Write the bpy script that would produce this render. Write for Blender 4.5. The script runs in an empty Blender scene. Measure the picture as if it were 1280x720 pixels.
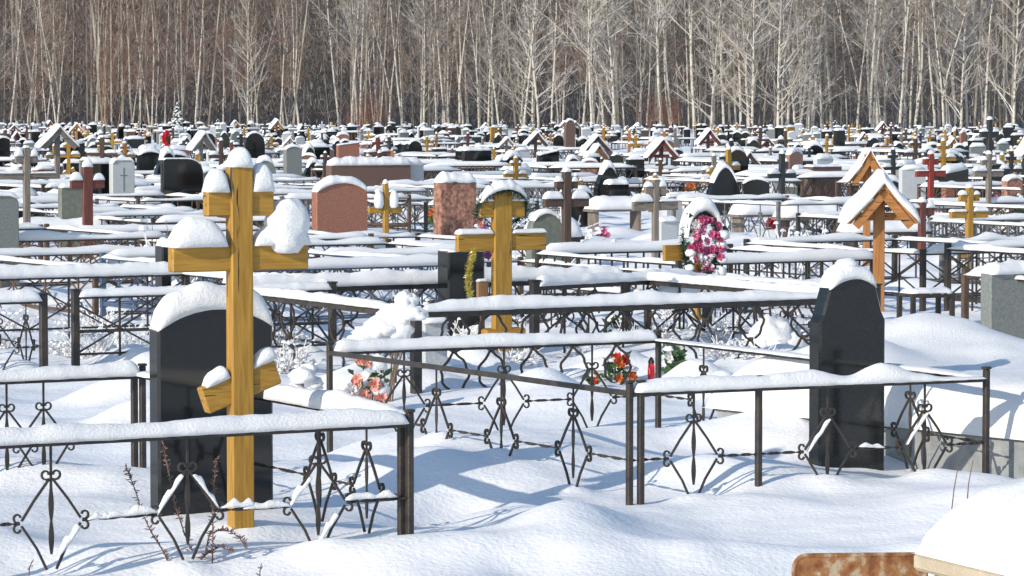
import bpy, math, random
import numpy as np
from mathutils import Vector, Matrix, noise as mn

random.seed(11)
R = math.radians
PI = math.pi
scene = bpy.context.scene
COL = scene.collection

# ------------------------------------------------------------------ camera model
F = 4000.0            # focal length in pixels of a 1280 px wide picture
CH = 1.8              # eye height over the snow
TH = math.atan(220.0 / F)
cT, sT = math.cos(TH), math.sin(TH)
YAW = R(30)           # the grave rows run away to the right

def ray(px, py):
    dx, dy = (px - 640) / F, (360 - py) / F
    return Vector((dx, cT + dy * sT, -sT + dy * cT))
def G(px, py, z=0.0):
    d = ray(px, py); t = (z - CH) / d.z
    return Vector((d.x * t, d.y * t, z))
def P(px, py, Y):
    d = ray(px, py); t = Y / d.y
    return Vector((d.x * t, Y, CH + d.z * t))
def proj(p):
    x, y, z = p[0], p[1], p[2] - CH
    dep = y * cT - z * sT
    return (640 + F * x / dep, 360 - F * (y * sT + z * cT) / dep, dep)
def ppm(Y):
    return F / (Y * cT + CH * sT)

# ------------------------------------------------------------------ mesh builder
class MB:
    def __init__(s):
        s.v = []; s.f = []; s.m = []; s.mi = 0
    def add(s, vs, fs):
        o = len(s.v); s.v += [tuple(p) for p in vs]
        s.f += [tuple(i + o for i in f) for f in fs]; s.m += [s.mi] * len(fs)
    def box(s, c, d, rot=None, bev=0.0):
        hx, hy, hz = d[0] / 2, d[1] / 2, d[2] / 2
        b = min(bev, hx * .45, hy * .45, hz * .45)
        if b <= 0:
            vs = [Vector((x, y, z)) for x in (-hx, hx) for y in (-hy, hy) for z in (-hz, hz)]
            fs = [(0, 1, 3, 2), (4, 6, 7, 5), (0, 4, 5, 1), (2, 3, 7, 6), (0, 2, 6, 4), (1, 5, 7, 3)]
        else:
            vs = []; ix = {}
            for sx in (-1, 1):
                for sy in (-1, 1):
                    for sz in (-1, 1):
                        ix[sx, sy, sz, 0] = len(vs); vs.append(Vector((sx * hx, sy * (hy - b), sz * (hz - b))))
                        ix[sx, sy, sz, 1] = len(vs); vs.append(Vector((sx * (hx - b), sy * hy, sz * (hz - b))))
                        ix[sx, sy, sz, 2] = len(vs); vs.append(Vector((sx * (hx - b), sy * (hy - b), sz * hz)))
            fs = []
            def q(*a): fs.append(tuple(ix[k] for k in a))
            for t in (-1, 1):
                q((t, -1, -1, 0), (t, 1, -1, 0), (t, 1, 1, 0), (t, -1, 1, 0))
                q((-1, t, -1, 1), (1, t, -1, 1), (1, t, 1, 1), (-1, t, 1, 1))
                q((-1, -1, t, 2), (1, -1, t, 2), (1, 1, t, 2), (-1, 1, t, 2))
                for u in (-1, 1):
                    q((t, u, -1, 0), (t, u, 1, 0), (t, u, 1, 1), (t, u, -1, 1))
                    q((t, -1, u, 0), (t, 1, u, 0), (t, 1, u, 2), (t, -1, u, 2))
                    q((-1, t, u, 1), (1, t, u, 1), (1, t, u, 2), (-1, t, u, 2))
                    for w in (-1, 1):
                        q((t, u, w, 0), (t, u, w, 1), (t, u, w, 2))
        c = Vector(c)
        s.add([(rot @ p if rot else p) + c for p in vs], fs)
    def tube(s, pts, rad, n=6, cap=True, flat=None):
        """swept ring; flat=(w,t) gives a flat bar, flat[2:] a twist in turns"""
        pts = [Vector(p) for p in pts]; N = len(pts); vs = []; fs = []
        if not hasattr(rad, '__len__'): rad = [rad] * N
        prev = None
        for i, p in enumerate(pts):
            t = (pts[min(i + 1, N - 1)] - pts[max(i - 1, 0)])
            t = t.normalized() if t.length > 1e-9 else Vector((0, 0, 1))
            if prev is None:
                a = Vector((0, 1, 0)) if abs(t.y) < .9 else Vector((1, 0, 0))
            else: a = prev
            a = (a - t * a.dot(t)).normalized(); prev = a; b = t.cross(a)
            for k in range(n):
                u = 2 * PI * k / n + (PI / n)
                vs.append(p + (a * math.cos(u) + b * math.sin(u)) * rad[i])
        for i in range(N - 1):
            for k in range(n):
                k2 = (k + 1) % n
                fs.append((i * n + k, i * n + k2, (i + 1) * n + k2, (i + 1) * n + k))
        if cap:
            fs.append(tuple(range(n - 1, -1, -1))); fs.append(tuple((N - 1) * n + k for k in range(n)))
        s.add(vs, fs)
    def bar(s, pts, w, t, nrm=(0, 1, 0), twist=0.0, ws=None):
        """flat iron bar: width w across the path in the plane, thickness t along nrm"""
        pts = [Vector(p) for p in pts]; N = len(pts); vs = []; fs = []; nrm = Vector(nrm)
        for i, p in enumerate(pts):
            tg = (pts[min(i + 1, N - 1)] - pts[max(i - 1, 0)]).normalized()
            a = tg.cross(nrm)
            a = a.normalized() if a.length > 1e-6 else Vector((1, 0, 0))
            b = a.cross(tg).normalized()
            if twist:
                u = twist * 2 * PI * i / (N - 1); a, b = a * math.cos(u) + b * math.sin(u), b * math.cos(u) - a * math.sin(u)
            ww = w if ws is None else ws[i]
            for sa, sb in ((-1, -1), (1, -1), (1, 1), (-1, 1)):
                vs.append(p + a * (sa * ww / 2) + b * (sb * t / 2))
        for i in range(N - 1):
            for k in range(4):
                k2 = (k + 1) % 4
                fs.append((i * 4 + k, i * 4 + k2, i * 4 + 4 + k2, i * 4 + 4 + k))
        fs.append((3, 2, 1, 0)); fs.append(tuple((N - 1) * 4 + k for k in range(4)))
        s.add(vs, fs)
    def prism(s, out, y0, y1, bev=0.0):
        """outline (x,z) extruded along y; front is y0. bev chamfers the front rim"""
        n = len(out); cx = sum(p[0] for p in out) / n; cz = sum(p[1] for p in out) / n
        vs = [(x, y1, z) for x, z in out]
        if bev:
            vs += [(x, y0 + bev, z) for x, z in out]
            w = max(p[0] for p in out) - cx; hh = max(p[1] for p in out) - cz
            vs += [(cx + (x - cx) * (1 - bev / w), y0, cz + (z - cz) * (1 - bev / hh)) for x, z in out]
            rings = 3
        else:
            vs += [(x, y0, z) for x, z in out]; rings = 2
        fs = [tuple(range(n)), tuple((rings - 1) * n + i for i in range(n - 1, -1, -1))]
        for r in range(rings - 1):
            for i in range(n):
                j = (i + 1) % n
                fs.append((r * n + j, r * n + i, r * n + n + i, r * n + n + j))
        s.add(vs, fs)
    def pillow(s, pts, side, hw, hs, n=9, amp=.22, seed=0.0, fr=9.0, ends=True, sink=.006, step=None):
        """a ridge of lying snow along a path; hw half width, hs height (number, list or function of 0..1)"""
        pts = [Vector(p) for p in pts]; side = Vector(side)
        L = [0.0]
        for i in range(1, len(pts)): L.append(L[-1] + (pts[i] - pts[i - 1]).length)
        tot = L[-1]; N = max(4, int(tot / (step or max(.012, hw * .45))) + 1); N = min(N, 160)
        def at(d):
            for i in range(1, len(pts)):
                if d <= L[i] + 1e-9:
                    k = (d - L[i - 1]) / max(1e-9, L[i] - L[i - 1]); return pts[i - 1].lerp(pts[i], k)
            return pts[-1]
        def hv(t):
            if callable(hs): return hs(t)
            if hasattr(hs, '__len__'):
                x = t * (len(hs) - 1); i = min(int(x), len(hs) - 2); k = x - i; k = k * k * (3 - 2 * k)
                return hs[i] * (1 - k) + hs[i + 1] * k
            return hs
        vs = []; fs = []; off = Vector((seed * 3.7, seed * 1.3, seed * 7.1))
        for i in range(N):
            t = i / (N - 1); p = at(t * tot); h = hv(t)
            e = min(t, 1 - t) * tot / max(1e-6, min(h * .8 + .004, tot * .45))
            e = math.sqrt(max(0.0, 1 - (1 - min(1, e)) ** 2)) if ends else 1.0
            e = .12 + .88 * e
            for k in range(n):
                u = PI * k / (n - 1); q = p + Vector((0, 0, 0))
                cs, sn = math.cos(u), max(0, math.sin(u)) ** .72
                pp = (p + side * (hw * cs) + Vector((0, 0, h * sn))) * fr + off
                n1 = mn.noise(pp) + .5 * mn.noise(pp * 2.3)
                n2 = mn.noise(pp * .55 + Vector((9, 4, 2)))
                a = 1 + amp * n1
                vs.append(p + side * (hw * cs * (.72 + .28 * e) * (1 + .5 * amp * n1 + .5 * amp * n2)) + Vector((0, 0, -sink + (h * e * sn * (a + .7 * amp * n2) if 0 < k < n - 1 else -.004 * abs(n1)))))
        for i in range(N - 1):
            for k in range(n - 1):
                fs.append((i * n + k, (i + 1) * n + k, (i + 1) * n + k + 1, i * n + k + 1))
            fs.append((i * n + n - 1, (i + 1) * n + n - 1, (i + 1) * n, i * n))
        fs.append(tuple(range(n))); fs.append(tuple((N - 1) * n + k for k in range(n - 1, -1, -1)))
        s.add(vs, fs)
    def lump(s, c, r, seg=14, rings=9, amp=.2, seed=0.0, fr=2.2, bottom=-.25):
        """a lump of snow: ellipsoid flattened below `bottom`"""
        c = Vector(c); vs = []; fs = []; off = Vector((seed * 2.3, seed * 5.1, seed))
        for i in range(rings + 1):
            ph = PI * i / rings
            for k in range(seg):
                a = 2 * PI * k / seg
                d = Vector((math.sin(ph) * math.cos(a), math.sin(ph) * math.sin(a), math.cos(ph)))
                q = 1 + amp * (mn.noise(d * fr + off) + .5 * mn.noise(d * fr * 2.4 + off))
                d = Vector((d.x * q, d.y * q, max(bottom, d.z * q)))
                vs.append(c + Vector((d.x * r[0], d.y * r[1], d.z * r[2])))
        for i in range(rings):
            for k in range(seg):
                k2 = (k + 1) % seg
                fs.append((i * seg + k, (i + 1) * seg + k, (i + 1) * seg + k2, i * seg + k2))
        s.add(vs, fs)
    def build(s, name, mats, parent=None, smooth=False, loc=None, sharp=None):
        me = bpy.data.meshes.new(name); me.from_pydata(s.v, [], s.f); me.update()
        if not isinstance(mats, (list, tuple)): mats = [mats]
        for m in mats: me.materials.append(m)
        if len(mats) > 1: me.polygons.foreach_set('material_index', s.m)
        if smooth is True: me.polygons.foreach_set('use_smooth', [True] * len(s.f))
        elif smooth: me.polygons.foreach_set('use_smooth', [mi in smooth for mi in s.m])
        o = bpy.data.objects.new(name, me); COL.objects.link(o)
        if parent: o.parent = parent
        if loc is not None: o.location = loc
        return o

def tag(o, label=None, cat=None, group=None, kind=None):
    if label: o['label'] = label
    if cat: o['category'] = cat
    if group: o['group'] = group
    if kind: o['kind'] = kind
    return o
def empty(name, loc, rz=0.0, label=None, cat=None, group=None):
    o = bpy.data.objects.new(name, None); COL.objects.link(o)
    o.location = loc; o.rotation_euler = (0, 0, rz); o.empty_display_size = .1
    return tag(o, label, cat, group)
KIDS = {}
def copy_tree(o, parent=None):
    c = o.copy(); COL.objects.link(c)
    if parent: c.parent = parent
    for ch in KIDS.get(o.name) or []: copy_tree(ch, c)
    return c
def learn(o):
    KIDS[o.name] = [k for k in bpy.data.objects if k.parent is o]
    for k in KIDS[o.name]: learn(k)

# ------------------------------------------------------------------ materials
def lin(c): return tuple(c) + (1.0,)
def mat(name, c1, c2=None, scale=6.0, rough=.6, bump=0.0, bscale=40.0, spec=.5, stretch=None, detail=6.0, lo=.35, hi=.65, coat=0.0, metal=0.0, third=None, bdetail=4):
    m = bpy.data.materials.new(name); m.use_nodes = True; nt = m.node_tree; N = nt.nodes; L = nt.links
    b = N['Principled BSDF']; b.inputs['Roughness'].default_value = rough
    b.inputs['Specular IOR Level'].default_value = spec; b.inputs['Metallic'].default_value = metal
    tc = N.new('ShaderNodeTexCoord'); src = tc.outputs['Object']
    if stretch:
        mp = N.new('ShaderNodeMapping'); mp.inputs['Scale'].default_value = stretch; L.new(src, mp.inputs['Vector']); src = mp.outputs['Vector']
    if c2:
        nz = N.new('ShaderNodeTexNoise'); nz.inputs['Scale'].default_value = scale; nz.inputs['Detail'].default_value = detail; L.new(src, nz.inputs['Vector'])
        cr = N.new('ShaderNodeValToRGB'); e = cr.color_ramp.elements
        e[0].position = lo; e[0].color = lin(c1); e[1].position = hi; e[1].color = lin(c2)
        if third:
            x = e.new((lo + hi) / 2 + .02); x.color = lin(third)
        L.new(nz.outputs['Fac'], cr.inputs['Fac']); L.new(cr.outputs['Color'], b.inputs['Base Color'])
    else: b.inputs['Base Color'].default_value = lin(c1)
    if bump:
        n2 = N.new('ShaderNodeTexNoise'); n2.inputs['Scale'].default_value = bscale; n2.inputs['Detail'].default_value = bdetail; n2.inputs['Roughness'].default_value = .5 if bdetail < 6 else .72; L.new(src, n2.inputs['Vector'])
        bp = N.new('ShaderNodeBump'); bp.inputs['Strength'].default_value = bump; bp.inputs['Distance'].default_value = .02
        L.new(n2.outputs['Fac'], bp.inputs['Height']); L.new(bp.outputs['Normal'], b.inputs['Normal'])
    return m

M = {}
M['snow'] = mat('snow', (.84, .84, .845), (.88, .88, .88), 5, rough=.75, bump=.6, bscale=72, bdetail=7, spec=.25)
M['iron'] = mat('black iron', (.022, .019, .017), (.05, .038, .028), 14, rough=.5, bump=.2, bscale=90)
M['brown_iron'] = mat('brown iron', (.07, .045, .032), (.12, .075, .05), 18, rough=.6, bump=.2, bscale=90)
M['grey_iron'] = mat('grey iron', (.10, .10, .10), (.17, .165, .16), 14, rough=.5)
M['blue_iron'] = mat('blue iron', (.05, .08, .14), (.08, .12, .2), 14, rough=.5)
M['black_granite'] = mat('black granite', (.005, .0055, .006), (.011, .012, .012), 90, rough=.07, spec=.55)
M['dark_granite'] = mat('dark granite', (.010, .012, .0118), (.015, .0175, .017), 60, rough=.1)
M['grey_granite'] = mat('grey granite', (.15, .165, .155), (.22, .23, .215), 60, rough=.55, bump=.1, bscale=120)
M['light_granite'] = mat('light granite', (.40, .42, .43), (.55, .56, .56), 90, rough=.55, bump=.1, bscale=120)
M['green_stone'] = mat('green grey stone', (.13, .145, .115), (.18, .19, .155), 18, rough=.6, bump=.1)
M['red_granite'] = mat('red granite', (.20, .075, .045), (.38, .165, .105), 70, rough=.45, detail=3)
M['rough_red'] = mat('rough red granite', (.16, .065, .045), (.42, .22, .15), 16, rough=.8, bump=1.0, bscale=22)
M['brown_granite'] = mat('brown granite', (.105, .06, .045), (.17, .10, .075), 70, rough=.35)
M['concrete'] = mat('concrete', (.20, .215, .22), (.31, .32, .32), 9, rough=.85, bump=.4, bscale=60)
M['beige'] = mat('beige stone', (.42, .35, .25), (.52, .44, .32), 8, rough=.8, bump=.4, bscale=70)
M['rust'] = mat('rusty sheet', (.17, .06, .02), (.36, .29, .20), 17, rough=.85, bump=.4, bscale=30, lo=.40, hi=.60, third=(.27, .13, .05), detail=8)
M['leaf'] = mat('leaf green', (.02, .07, .02), (.06, .14, .04), 20, rough=.5)
M['needle'] = mat('needle green', (.012, .035, .018), (.03, .07, .035), 20, rough=.6)
M['pink'] = mat('pink petal', (.50, .04, .16), (.72, .20, .36), 25, rough=.6)
M['peach'] = mat('peach petal', (.75, .28, .20), (.85, .50, .42), 25, rough=.6)
M['orange'] = mat('orange petal', (.55, .11, .02), (.68, .22, .05), 25, rough=.6)
M['red'] = mat('red petal', (.65, .012, .02), (.8, .04, .05), 25, rough=.5)
M['lilac'] = mat('lilac petal', (.40, .10, .45), (.55, .25, .6), 25, rough=.6)
M['white_petal'] = mat('white petal', (.75, .72, .70), (.85, .82, .80), 25, rough=.6)
M['gold'] = mat('gold tinsel', (.45, .36, .06), (.75, .65, .22), 90, rough=.3, metal=.5)
M['weed'] = mat('dry weed', (.10, .06, .05), (.20, .13, .11), 60, rough=.9)
M['twig'] = mat('shrub twig', (.10, .075, .055), (.19, .14, .10), 30, rough=.9)
M['engrave'] = mat('engraved line', (.18, .19, .20), rough=.8)
M['blue'] = mat('blue enamel', (.05, .14, .42), rough=.4)

def wood(name, c1, c2, crack=(.03, .018, .008), gloss=.55, axis='z'):
    """painted or weathered timber: long grain, knots and drying cracks, laid along the beam"""
    m = bpy.data.materials.new(name); m.use_nodes = True; nt = m.node_tree; N = nt.nodes; L = nt.links
    b = N['Principled BSDF']; b.inputs['Roughness'].default_value = gloss
    tc = N.new('ShaderNodeTexCoord'); mp = N.new('ShaderNodeMapping'); L.new(tc.outputs['Object'], mp.inputs['Vector'])
    mp.inputs['Scale'].default_value = (22, 22, 1.6) if axis == 'z' else (1.6, 22, 22)
    n1 = N.new('ShaderNodeTexNoise'); n1.inputs['Scale'].default_value = 3.0; n1.inputs['Detail'].default_value = 7; n1.inputs['Distortion'].default_value = .6; L.new(mp.outputs['Vector'], n1.inputs['Vector'])
    cr = N.new('ShaderNodeValToRGB'); e = cr.color_ramp.elements; e[0].position = .32; e[0].color = lin(c1); e[1].position = .66; e[1].color = lin(c2); L.new(n1.outputs['Fac'], cr.inputs['Fac'])
    n2 = N.new('ShaderNodeTexNoise'); n2.inputs['Scale'].default_value = 1.9; n2.inputs['Detail'].default_value = 3; L.new(mp.outputs['Vector'], n2.inputs['Vector'])
    c2r = N.new('ShaderNodeValToRGB'); e = c2r.color_ramp.elements; e[0].position = .325; e[0].color = (1, 1, 1, 1); e[1].position = .35; e[1].color = (0, 0, 0, 1); L.new(n2.outputs['Fac'], c2r.inputs['Fac'])
    vo = N.new('ShaderNodeTexVoronoi'); vo.inputs['Scale'].default_value = 4.2; L.new(tc.outputs['Object'], vo.inputs['Vector'])
    kr = N.new('ShaderNodeValToRGB'); e = kr.color_ramp.elements; e[0].position = .05; e[0].color = (1, 1, 1, 1); e[1].position = .085; e[1].color = (0, 0, 0, 1); L.new(vo.outputs['Distance'], kr.inputs['Fac'])
    mx = N.new('ShaderNodeMix'); mx.data_type = 'RGBA'; L.new(c2r.outputs['Color'], mx.inputs['Factor']); L.new(cr.outputs['Color'], mx.inputs['A']); mx.inputs['B'].default_value = lin(crack)
    mul = N.new('ShaderNodeMath'); mul.operation = 'MULTIPLY'; mul.inputs[1].default_value = .75; L.new(kr.outputs['Color'], mul.inputs[0])
    m2 = N.new('ShaderNodeMix'); m2.data_type = 'RGBA'; L.new(mul.outputs[0], m2.inputs['Factor']); L.new(mx.outputs['Result'], m2.inputs['A']); m2.inputs['B'].default_value = lin(tuple(x * .35 for x in c1))
    L.new(m2.outputs['Result'], b.inputs['Base Color'])
    bp = N.new('ShaderNodeBump'); bp.inputs['Strength'].default_value = .3; bp.inputs['Distance'].default_value = .006; L.new(n1.outputs['Fac'], bp.inputs['Height']); L.new(bp.outputs['Normal'], b.inputs['Normal'])
    return m
for k, c1, c2 in (('yellow', (.29, .145, .015), (.43, .235, .032)), ('brown', (.055, .032, .022), (.10, .06, .042)),
                  ('orange_wood', (.30, .115, .028), (.42, .19, .055)), ('grey_wood', (.15, .12, .095), (.25, .21, .17)),
                  ('red_wood', (.21, .020, .012), (.28, .036, .02)), ('dark_red', (.10, .028, .02), (.16, .045, .03)),
                  ('black_wood', (.018, .02, .02), (.035, .036, .036)), ('plaque', (.22, .12, .05), (.30, .17, .08))):
    M[k] = wood(k + ' upright', c1, c2, axis='z'); M[k + '_h'] = wood(k + ' beam', c1, c2, axis='x')

# ------------------------------------------------------------------ terrain
def hash2(i, j, s):
    h = np.sin(i * 127.1 + j * 311.7 + s * 74.7) * 43758.5453
    return h - np.floor(h)
def vnoise(x, y, s=0):
    i, j = np.floor(x), np.floor(y); fx, fy = x - i, y - j
    ux, uy = fx * fx * fx * (fx * (fx * 6 - 15) + 10), fy * fy * fy * (fy * (fy * 6 - 15) + 10)
    a, b, c, d = hash2(i, j, s), hash2(i + 1, j, s), hash2(i, j + 1, s), hash2(i + 1, j + 1, s)
    return (a + (b - a) * ux + (c - a) * uy + (a - b - c + d) * ux * uy) * 2 - 1
MOUNDS = []    # x, y, rx, ry, angle, height
def mound(x, y, rx, ry=None, ang=YAW, h=.1): MOUNDS.append((x, y, rx, ry or rx, ang, h))
def sstep(a, b, x):
    t = np.clip((x - a) / (b - a), 0, 1); return t * t * (3 - 2 * t)
def terrain(x, y):
    x = np.asarray(x, float); y = np.asarray(y, float)
    u = x * math.cos(YAW) + y * math.sin(YAW); v = -x * math.sin(YAW) + y * math.cos(YAW)
    near = 1 - sstep(24, 34, y)
    z = .055 * vnoise(u * .9, v * .7, 1) + .03 * vnoise(u * 2.3, v * 1.9, 2) * (1 + (1 - near)) + .006 * vnoise(u * 6.5, v * 4, 3)
    z += .003 * vnoise(x * 2.2 + y, y * 13, 9) * near
    z += (1 - near) * (.06 * vnoise(u * .75, v * .55, 4) + .035 * vnoise(u * 1.7, v * 1.4, 6)) * (1 - sstep(200, 260, y))
    # trodden path in front of the plots, lying a little lower than the bank
    edge = y - (13.02 + .10 * x + .06 * np.sin(x * 2.1) + .05 * vnoise(x * 3, y * 0 + 1, 5))
    z += -.075 * (1 - sstep(-.35, .15, edge)) + .02 * np.exp(-((edge - .2) / .16) ** 2)
    z = z + np.where(y < 12.5, .012 * vnoise(x * 5, y * 5, 8), 0)
    for mx, my, rx, ry, an, h in MOUNDS:
        r = max(rx, ry) * 2.2
        k = (np.abs(x - mx) < r) & (np.abs(y - my) < r)
        if not k.any(): continue
        ca, sa = math.cos(an), math.sin(an); dx, dy = x[k] - mx, y[k] - my
        a, b = (dx * ca + dy * sa) / rx, (-dx * sa + dy * ca) / ry
        z[k] += h * np.exp(-(a * a + b * b) ** 1.3)
    # the wooded rise behind the forest edge
    z = z + 55 * sstep(350, 520, y)
    return z
def gz(x, y): return float(terrain(np.array([x]), np.array([y]))[0])

exec_later = []
HEROES = []     # (short phrase, px, top py, Y, half width px)
def hero(short, px, top, Y, hw, base): HEROES.append((short, px, top, Y, hw, base))

# ------------------------------------------------------------------ headstones
def top_line(shape, w, h, n=18):
    hw = w / 2; T = []
    if shape == 'rect': return [(-hw, h), (-hw * .5, h), (0, h), (hw * .5, h), (hw, h)]
    if shape == 'chamfer': return [(-hw, h - w * .14), (-hw + w * .14, h), (0, h), (hw - w * .14, h), (hw, h - w * .14)]
    if shape == 'slant': return [(-hw, h * .88), (0, h * .94), (hw, h)]
    for i in range(n + 1):
        x = -hw + w * i / n; s = x / hw
        if shape == 'arch': z = h - hw + hw * math.sqrt(max(0, 1 - s * s)) * 1.0
        elif shape == 'low': z = h - w * .16 + w * .16 * (1 - s * s) ** .9 if abs(s) < 1 else h - w * .16
        elif shape == 'bell':
            a = abs(s)
            if a < .74: z = h - w * .30 * (1 - math.sqrt(max(0, 1 - (a / .86) ** 2)))
            else:
                zb = h - w * .30 * (1 - math.sqrt(1 - (.74 / .86) ** 2)); k = (a - .74) / .26
                z = zb - w * .40 * (1 - (1 - k) ** 1.7) * .82 - w * .07 * k
        elif shape == 'gothic': z = h - w * .75 * (abs(s) ** 1.9)
        elif shape == 'wave': z = h - w * .10 + w * .13 * math.sin(s * 2.6)
        elif shape == 'double': z = h - w * .12 + w * .12 * abs(math.sin(PI * (s + 1)))
        elif shape == 'leaf': z = h - w * .9 * abs(s - .1) ** 2.2
        elif shape == 'round': z = h - w * .30 * (1 - math.sqrt(max(0, 1 - max(0, s) ** 2.4))) - .03 * w * (s < -.9)
        elif shape == 'rough': z = h + w * .04 * mn.noise(Vector((s * 3, w * 9, h * 7)))
        else: z = h
        T.append((x, z))
    return T
def stone_geo(shape, w, h, t, snow_h, seed, far=False, snow_side=0.0, bury=.35):
    """two builders: slab and its cap of snow"""
    T = top_line(shape, w, h, 10 if far else 20)
    out = [(-w / 2, -bury)] + T + [(w / 2, -bury)]
    if shape == 'rough':
        k = []
        for i in range(1, 8): k.append((w / 2 + .02 * mn.noise(Vector((i * .9, seed, 3))), h * (1 - i / 8)))
        l = [(-w / 2 + .02 * mn.noise(Vector((i * .9, seed, 7))), h * i / 8) for i in range(1, 8)]
        out = [(-w / 2, -bury)] + l + T + k + [(w / 2, -bury)]
    slab = MB(); slab.prism([p for p in out], -t / 2, t / 2, 0 if far else min(.012, t * .2))
    cap = MB()
    if snow_h > 0:
        pts = [Vector((x, 0, z)) for x, z in T]
        # snow lies only where the top is not too steep
        keep = []
        for i, p in enumerate(pts):
            a = pts[max(0, i - 1)]; b = pts[min(len(pts) - 1, i + 1)]
            sl = abs(b.z - a.z) / max(1e-6, abs(b.x - a.x))
            if sl < 2.2 and (shape != 'bell' or abs(p.x) < w * .41): keep.append(p)
        if len(keep) < 3: keep = pts
        cap.pillow(keep, (0, 1, 0), t / 2 + min(.03, t * .22), snow_h, n=6 if far else 11, amp=.2 if not far else .12, seed=seed, fr=7, step=.09 if far else .022)
    return slab, cap
def headstone(px, yb, wpx, yt, shape, m, label, short, t=.10, snow=.09, yaw=YAW, name='headstone', base=False, seed=None):
    g = G(px, yb); Y = g.y; s = ppm(Y); az = math.atan((px - 640) / F)
    w = wpx / s / math.cos(yaw + az) ; h = CH - P(px, yt, Y).z; h = P(px, yt, Y).z
    sd = seed if seed is not None else px * .013
    r = empty(name, g, yaw, label, 'headstone')
    slab, cap = stone_geo(shape, w, h, t, snow, sd)
    slab.build('slab', M[m], r)
    if snow: cap.build('snow_cap', M['snow'], r, True)
    if base:
        b = MB(); b.box((0, 0, -.1), (w * 1.2, t * 2.4, .36), bev=.01); b.build('plinth', M[m], r)
    hero(short, px, yt - snow * s, Y, wpx / 2, yb)
    return r, w, h

# ------------------------------------------------------------------ crosses
def cross_parts(r, H, sw, st, bars, m, snow, seed=0.0, far=False, foot=None, bury=.35):
    """bars: (z, length, height, snow left, snow right); foot: (z, length, height, tilt)"""
    b = MB(); b.box((0, 0, (H - bury) / 2), (sw, st, H + bury), bev=0 if far else .006); b.build('upright', M[m], r)
    bt = st * .82
    for z, ln, bh, s1, s2 in bars:
        b = MB(); b.box((0, .008, z), (ln, bt, bh), bev=0 if far else .006); o = b.build('crossbar', M[m + '_h'], r)
        if snow:
            for sg, hh in ((-1, s1), (1, s2)):
                if not hh: continue
                c = MB(); z1 = z + bh / 2
                x0, x1 = sg * (sw / 2 + .002), sg * ln / 2
                c.pillow([(x0, .008, z1), (x1, .008, z1)], (0, 1, 0), bt / 2 + .022, hh, n=7 if far else 14, amp=.11, seed=seed + z + sg, fr=9, step=.05 if far else .012)
                c.build('snow_cap', M['snow'], o, True)
    if foot:
        z, ln, bh, tilt = foot
        b = MB(); b.box((0, .008, z), (ln, bt, bh), Matrix.Rotation(-tilt, 3, 'Y'), 0 if far else .006); fo = b.build('footbar', M[m + '_h'], r)
        if snow:
            for sg in (-1, 1):
                p0 = Vector((sg * (sw / 2 + .004), .008, z + bh / 2 / math.cos(tilt) + sg * sw / 2 * math.tan(tilt)))
                x1 = sg * (ln / 2 - .015); p1 = Vector((x1, .008, z + bh / 2 / math.cos(tilt) + x1 * math.tan(tilt)))
                c = MB(); c.pillow([p0, p1], (0, 1, 0), bt / 2 + .012, snow * .75, n=7 if far else 12, amp=.2, seed=seed + 5 + sg, fr=11, step=.05 if far else .012); c.build('snow_cap', M['snow'], fo, True)
    if snow:
        c = MB(); c.pillow([(-sw / 2, 0, H), (sw / 2, 0, H)], (0, 1, 0), st / 2 + .012, snow, n=7 if far else 12, amp=.15, seed=seed + 9, fr=9, step=.05 if far else .01); c.build('snow_cap', M['snow'], r, True)
def cross(px, yb, yt, spx, bars, m, label, short, snow=.06, foot=None, yaw=YAW, st=.06, seed=None):
    """bars: (y centre, half width px, height px, snow left, snow right)"""
    g = G(px, yb); Y = g.y; s = ppm(Y); az = math.atan((px - 640) / F); k = math.cos(yaw + az)
    r = empty('grave_cross', g, yaw, label, 'cross')
    bb = [(P(px, y, Y).z, max(.1, 2 * hw / s / k - st * .4), hp / s, a, b) for y, hw, hp, a, b in bars]
    ff = None
    if foot: y, hw, hp, tilt = foot; ff = (P(px, y, Y).z, 2 * hw / s / k, hp / s, tilt)
    H = P(px, yt, Y).z
    cross_parts(r, H, max(.03, (spx / s - st * math.sin(yaw + az)) / k), st, bb, m, snow, px * .017, False, ff)
    hero(short, px, yt - snow * s, Y, max(b[1] for b in bars), yb)
    return r, bb, H

def roof_parts(r, H, span, rise, depth, m, snow, seed=0.0, far=False, sw=.09):
    """gabled roof on a cross: two rafter boards, two roof boards with snow, collar beam"""
    hs = span / 2; L = math.hypot(hs, rise); an = math.atan2(rise, hs)
    for sg in (-1, 1):
        mid = Vector((sg * hs / 2, 0, H - rise / 2))
        rot = Matrix.Rotation(sg * an, 3, 'Y')
        up = Vector((sg * math.sin(an), 0, math.cos(an)))
        b = MB(); b.box(mid + Vector((0, -depth * .5 + .012, -.0)) - up * .045, (L + .02, .03, .075), rot, 0 if far else .004); b.build('rafter', M[m + '_h'], r)
        b = MB(); b.box(mid + up * .012, (L + .05, depth, .022), rot, 0 if far else .004); b.build('roof_board', M[m + '_h'], r)
    c = MB(); t = Vector((0, 0, .024))
    pts = [Vector((-hs - .06, 0, H - rise - .03)) + t, Vector((-hs * .5, 0, H - rise * .5)) + t, Vector((0, 0, H + .01)) + t, Vector((hs * .5, 0, H - rise * .5)) + t, Vector((hs + .06, 0, H - rise - .03)) + t]
    c.pillow(pts, (0, 1, 0), depth / 2 + .04, snow, n=8 if far else 16, amp=.14, seed=seed, fr=6, step=.06 if far else .016); c.build('snow_cap', M['snow'], r, True)
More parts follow.
